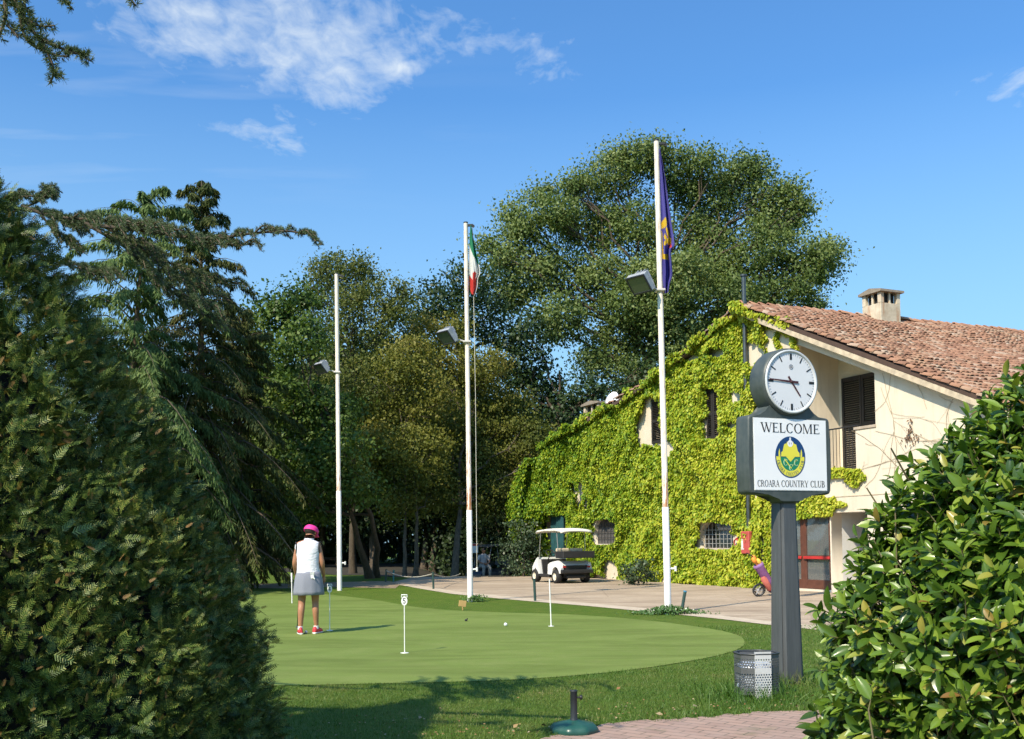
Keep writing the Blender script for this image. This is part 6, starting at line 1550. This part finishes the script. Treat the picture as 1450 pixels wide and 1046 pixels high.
for s in (-1, 1):
    ex.lathe([(.001, -.010), (.010, -.006), (.013, 0), (.010, .006), (.001, .010)], 10, hc+fd*.082+fs*.032*s+fu_*.012); ex.lathe([(.006, -.028), (.018, -.018), (.021, .0), (.018, .02), (.005, .028)], 10, hc+fs*.088*s-fd*.005-fu_*.005, sx=.5)
ex.tube([hc+fd*.086-fu_*.052-fs*.022, hc+fd*.094-fu_*.053, hc+fd*.086-fu_*.052+fs*.022], [.004, .007, .004], 6)
skin_body('body', J, E, skinmat('tanned_skin', (.40, .185, .10)), woman, extra=ex)
def garment(name, rings, m, parent, caps=False, n=40, wob=None, thick=.006):
    mb = MB(); rg = []
    for (x, y, z, rx, ry) in rings: rg.append([S3(x+rx*math.cos(2*PI*k/n)*(wob(2*PI*k/n, z) if wob else 1), y+ry*math.sin(2*PI*k/n)*(wob(2*PI*k/n, z) if wob else 1), z) for k in range(n)])
    mb.loft(rg, caps=caps); o = mb.build(name, m, parent); s = o.modifiers.new('cloth', 'SOLIDIFY'); s.thickness = thick; s.offset = 0; return o
t = NT('white_polo'); t.base(t.ramp(t.noise(8, 5), [(.3, (.66, .66, .70)), (.7, (.76, .76, .79))])); t.rough(.8); t.bump(t.noise(7, 4, .6, t.mapped((1, 1, 2.2)), .8), .7, .03); m_polo = t.m
cw = lambda a, z: 1+.02*math.sin(a*3+z*22)+.012*math.sin(a*7-z*31)
top = garment('polo_shirt', [(-.002, .0, .925, .182, .138), (-.002, 0, .96, .178, .136), (-.003, .0, 1.02, .168, .128), (-.005, .0, 1.09, .163, .122), (-.008, .01, 1.18, .172, .126), (-.01, .02, 1.27, .183, .128), (-.01, .03, 1.34, .196, .122), (-.01, .03, 1.385, .193, .108), (-.008, .032, 1.415, .168, .092), (-.004, .038, 1.436, .120, .078), (.0, .045, 1.45, .082, .070)], m_polo, woman, wob=cw)
m_trim = plain('black_trim', (.018, .018, .022), .7)
garment('collar', [(.0, .045, 1.440, .080, .070), (.004, .05, 1.462, .074, .068), (.008, .055, 1.482, .070, .066)], m_polo, woman, n=28)
garment('collar_trim', [(.009, .057, 1.478, .073, .069), (.010, .058, 1.490, .072, .068)], m_trim, woman, n=28)
for s in (-1, 1):
    mb = MB(); c = Vector(S3(-.01+s*.176, .03, 1.325)); mb.tube([c+Vector((s*.012*math.cos(a)+s*.008, .075*math.cos(a)*sc_, .098*math.sin(a)*sc_)) for a in np.linspace(0, 2*PI, 25)], .011, 6, cap=False); mb.build('armhole_trim', m_trim, woman)
t = NT('grey_check_skirt'); xyz = t.sep(t.co())
ck = t.math('ADD', t.math('GREATER_THAN', t.math('FRACT', t.math('MULTIPLY', xyz[0], 70)), .5), t.math('GREATER_THAN', t.math('FRACT', t.math('MULTIPLY', xyz[2], 62)), .55))
t.base(t.ramp(t.math('MULTIPLY', ck, .5), [(0, (.33, .34, .39)), (.5, (.19, .20, .25)), (1, (.12, .125, .17))])); t.rough(.85)
pw_ = lambda a, z: 1+(.95-z)*.13*math.sin(a*9)*.5+.004*math.sin(a*23)
garment('skirt', [(0, 0, .965, .176, .135), (0, 0, .93, .190, .146), (0, 0, .86, .208, .162), (0, .005, .76, .222, .172), (0, .01, .66, .232, .178), (0, .01, .605, .238, .182)], t.m, woman, n=72, wob=pw_)
mb = MB(); g0 = Vector(S3(.075, -.158, .90)); mb.box(g0, (.05*sc_, .02, .08*sc_), .012, seg=2)
for i in range(4): mb.tube([g0+Vector((-.02+.014*i, -.008, .03)), g0+Vector((-.028+.018*i, -.016, .062+.006*(i % 2)))], .008, 6)
mb.tube([g0+Vector((.02, -.006, -.02)), g0+Vector((.035, -.01, -.05))], .010, 6)
tag(mb.build('glove', m_white, woman))
capm = plain('hot_pink_cap', (.80, .035, .27), .7)
HC = Vector(S3(.03, .095, 1.585)); tilt = Matrix((fs, fd, fu_)).transposed()
mb = MB(); rr3 = .112*sc_; mb.lathe([(rr3*1.0, -.015), (rr3*1.01, .02), (rr3*.92, .048), (rr3*.72, .074), (rr3*.4, .088), (.001, .092)], 28, HC+fu_*.012, tilt, sy=1.1); cap = mb.build('cap', capm, woman)
mb = MB(); br_ = []
for v in range(6):
    f = v/5; br_.append([HC+tilt @ Vector((.088*math.cos(a)*(1-.15*f), rr3*.85*math.sin(a)*.55+rr3*.55+.075*f*math.sin(a)**.5, .0-.022*f+.010*math.sin(a)-.012*abs(math.cos(a)))) for a in np.linspace(.05, PI-.05, 15)])
vs = [p for r in br_ for p in r]; mb.add(vs, [[i*15+j, i*15+j+1, (i+1)*15+j+1, (i+1)*15+j] for i in range(5) for j in range(14)], 0, True)
bo = mb.build('cap_bill', capm, cap); s = bo.modifiers.new('t', 'SOLIDIFY'); s.thickness = .005
mb = MB(); mb.lathe([(.05, -.060), (.072, -.05), (.090, -.02), (.100, .0), (.10, .02)], 24, HC-fd*.008, tilt, sy=1.05, wob=lambda a, z: 1+.03*math.sin(a*13)-(.16 if math.sin(a) > .55 else 0)); mb.build('hair', plain('dark_brown_hair', (.020, .012, .009), .55, var=.4, vs=60), woman)
m_shoe = plain('coral_shoe', (.62, .045, .055), .5, var=.15); m_sole = plain('white_sole', (.72, .70, .68), .6)
for (ax0, ay0, tx, ty_) in ((-.125, -.01, -.15, .14), (.115, .07, .165, .19)):
    a = Vector(S3(ax0, ay0, 0)); d = (Vector(S3(tx, ty_, 0))-a).normalized(); sd = Vector((d.y, -d.x, 0)); rg = []; rs = []
    for f, w, h_ in ((-.085, .022, .055), (-.075, .036, .085), (-.03, .040, .095), (.03, .042, .085), (.09, .046, .062), (.14, .042, .048), (.175, .024, .038)):
        c = a+d*f; rg.append([c+sd*(w*math.cos(q))+Vector((0, 0, .026+h_*max(0, math.sin(q)))) for q in np.linspace(0, 2*PI, 17)[:-1]])
        rs.append([c+sd*((w+.005)*math.cos(q))+Vector((0, 0, .014+.016*math.sin(q))) for q in np.linspace(0, 2*PI, 13)[:-1]])
    mb = MB(); mb.loft(rg); sh_ = mb.build('shoe', m_shoe, woman); mb = MB(); mb.loft(rs); mb.build('sole', m_sole, sh_)
    mb = MB(); mb.lathe([(.042, .075), (.040, .10), (.040, .125)], 16, a+d*-.012); mb.build('sock', m_white, woman)
# putter and the white pin she holds
hp = WM+Matrix.Rotation(R(6), 3, 'Z') @ Vector(S3(-.165, .235, .82)); ft = G(421, 889)
pt = empty('putter', ft, 'dark shafted putter held in front of the woman golfer', 'putter'); v = hp-ft
mb = MB(); mb.tube([(0, 0, .03), v*.62], [.006, .007], 8); mb.build('shaft', m_iron, pt); mb = MB(); mb.tube([v*.62, v*1.02], [.012, .014], 10); mb.build('grip', m_blk, pt); mb = MB(); mb.box((.0, .0, .020), (.035, .10, .028), .006); mb.build('club_head', plain('putter_steel', (.20, .20, .21), .3, .8), pt)
ya = WM.y+.18; a = D(413.6, 854, ya); b = D(413, 811, ya)
o = empty('flagstick', a, 'white pin held upright in the left hand of the woman golfer', 'golf pin'); mb = MB(); mb.tube([(0, 0, 0), (b-a)*.7], .009, 8); mb.build('rod', m_rod, o); mb = MB(); mb.tube([(b-a)*.7, b-a], [.013, .016], 8); mb.build('grip', m_rod, o)
# seated man in the dark buggy
PS = D(685, 800, 45.4); PS.z = gz(PS.x, PS.y)
man = empty('person', PS, 'person in white shirt and pale trousers sitting in the shaded dark buggy', 'person', rz=R(20))
J = {'pelvis': ((0, .1, .88), .13), 'chest': ((0, .06, 1.18), (.15, .10)), 'upchest': ((0, .02, 1.32), (.12, .085)), 'neck': ((0, .0, 1.42), .052), 'headb': ((0, -.02, 1.49), .07), 'head': ((0, -.03, 1.55), .09), 'crown': ((0, -.01, 1.62), .06),
     'shl': ((-.19, .02, 1.32), .058), 'ell': ((-.26, -.04, 1.06), .042), 'wrl': ((-.10, -.22, .99), .028), 'shr': ((.19, .02, 1.32), .058), 'elr': ((.26, -.04, 1.06), .042), 'wrr': ((.12, -.20, .98), .028),
     'hl': ((-.10, .05, .86), .095), 'kl': ((-.12, -.36, .84), .062), 'al': ((-.13, -.42, .42), .036), 'tl': ((-.13, -.55, .36), .034), 'hr': ((.10, .05, .86), .095), 'kr': ((.14, -.36, .84), .062), 'ar': ((.16, -.34, .42), .036), 'tr': ((.17, -.47, .36), .034)}
E = [('pelvis', 'chest'), ('chest', 'upchest'), ('upchest', 'neck'), ('neck', 'headb'), ('headb', 'head'), ('head', 'crown'), ('upchest', 'shl'), ('shl', 'ell'), ('ell', 'wrl'), ('upchest', 'shr'), ('shr', 'elr'), ('elr', 'wrr'), ('pelvis', 'hl'), ('hl', 'kl'), ('kl', 'al'), ('al', 'tl'), ('pelvis', 'hr'), ('hr', 'kr'), ('kr', 'ar'), ('ar', 'tr')]
ex = MB(); hand(ex, (-.10, -.22, .99), (.7, -.6, -.2), (.2, -.2, 1), (.6, .3, -.6)); hand(ex, (.12, -.20, .98), (-.7, -.6, -.2), (-.2, -.2, 1), (-.6, .3, -.6)); ex.tube([(0, -.115, 1.56), (0, -.14, 1.53), (0, -.115, 1.515)], [.01, .015, .01], 8)
for s in (-1, 1): ex.lathe([(.001, -.01), (.011, 0), (.001, .01)], 8, (s*.034, -.108, 1.565)); ex.lathe([(.005, -.028), (.02, 0), (.005, .028)], 8, (s*.09, -.02, 1.55), sx=.5)
ex.tube([(-.022, -.112, 1.495), (0, -.12, 1.493), (.022, -.112, 1.495)], [.004, .007, .004], 6)
skin_body('body', J, E, bpy.data.materials['tanned_skin'], man, extra=ex)
sc_ = 1.0
m_mshirt = plain('pale_shirt', (.42, .42, .44), .8); garment('shirt', [(0, .08, .90, .165, .14), (0, .07, 1.05, .170, .13), (0, .06, 1.18, .178, .13), (0, .03, 1.30, .19, .115), (0, .02, 1.37, .15, .09), (0, .01, 1.41, .075, .07)], m_mshirt, man)
for s in (-1, 1):
    mb = MB(); mb.tube([(s*.165, .02, 1.34), (s*.215, .0, 1.23), (s*.245, -.025, 1.13)], [.075, .068, .060], 14); mb.build('sleeve', m_mshirt, man)
    mb = MB(); mb.tube([(s*.10, .08, .86), (s*.125, -.36, .85), (s*.135, -.42, .80), (s*.145, -.40, .42)], [.115, .085, .078, .055], 14); mb.build('trouser_leg', plain('pale_trousers', (.26, .25, .23), .8), man)
    mb = MB(); mb.tube([(s*.145, -.33, .37), (s*.148, -.42, .37), (s*.15, -.56, .345)], [.042, .045, .034], 10); mb.build('shoe', m_sole, man)
mb = MB(); mb.lathe([(.10, .0), (.104, .03), (.085, .07), (.001, .09)], 16, (0, -.01, 1.57)); mb.build('hair', bpy.data.materials['dark_brown_hair'], man)
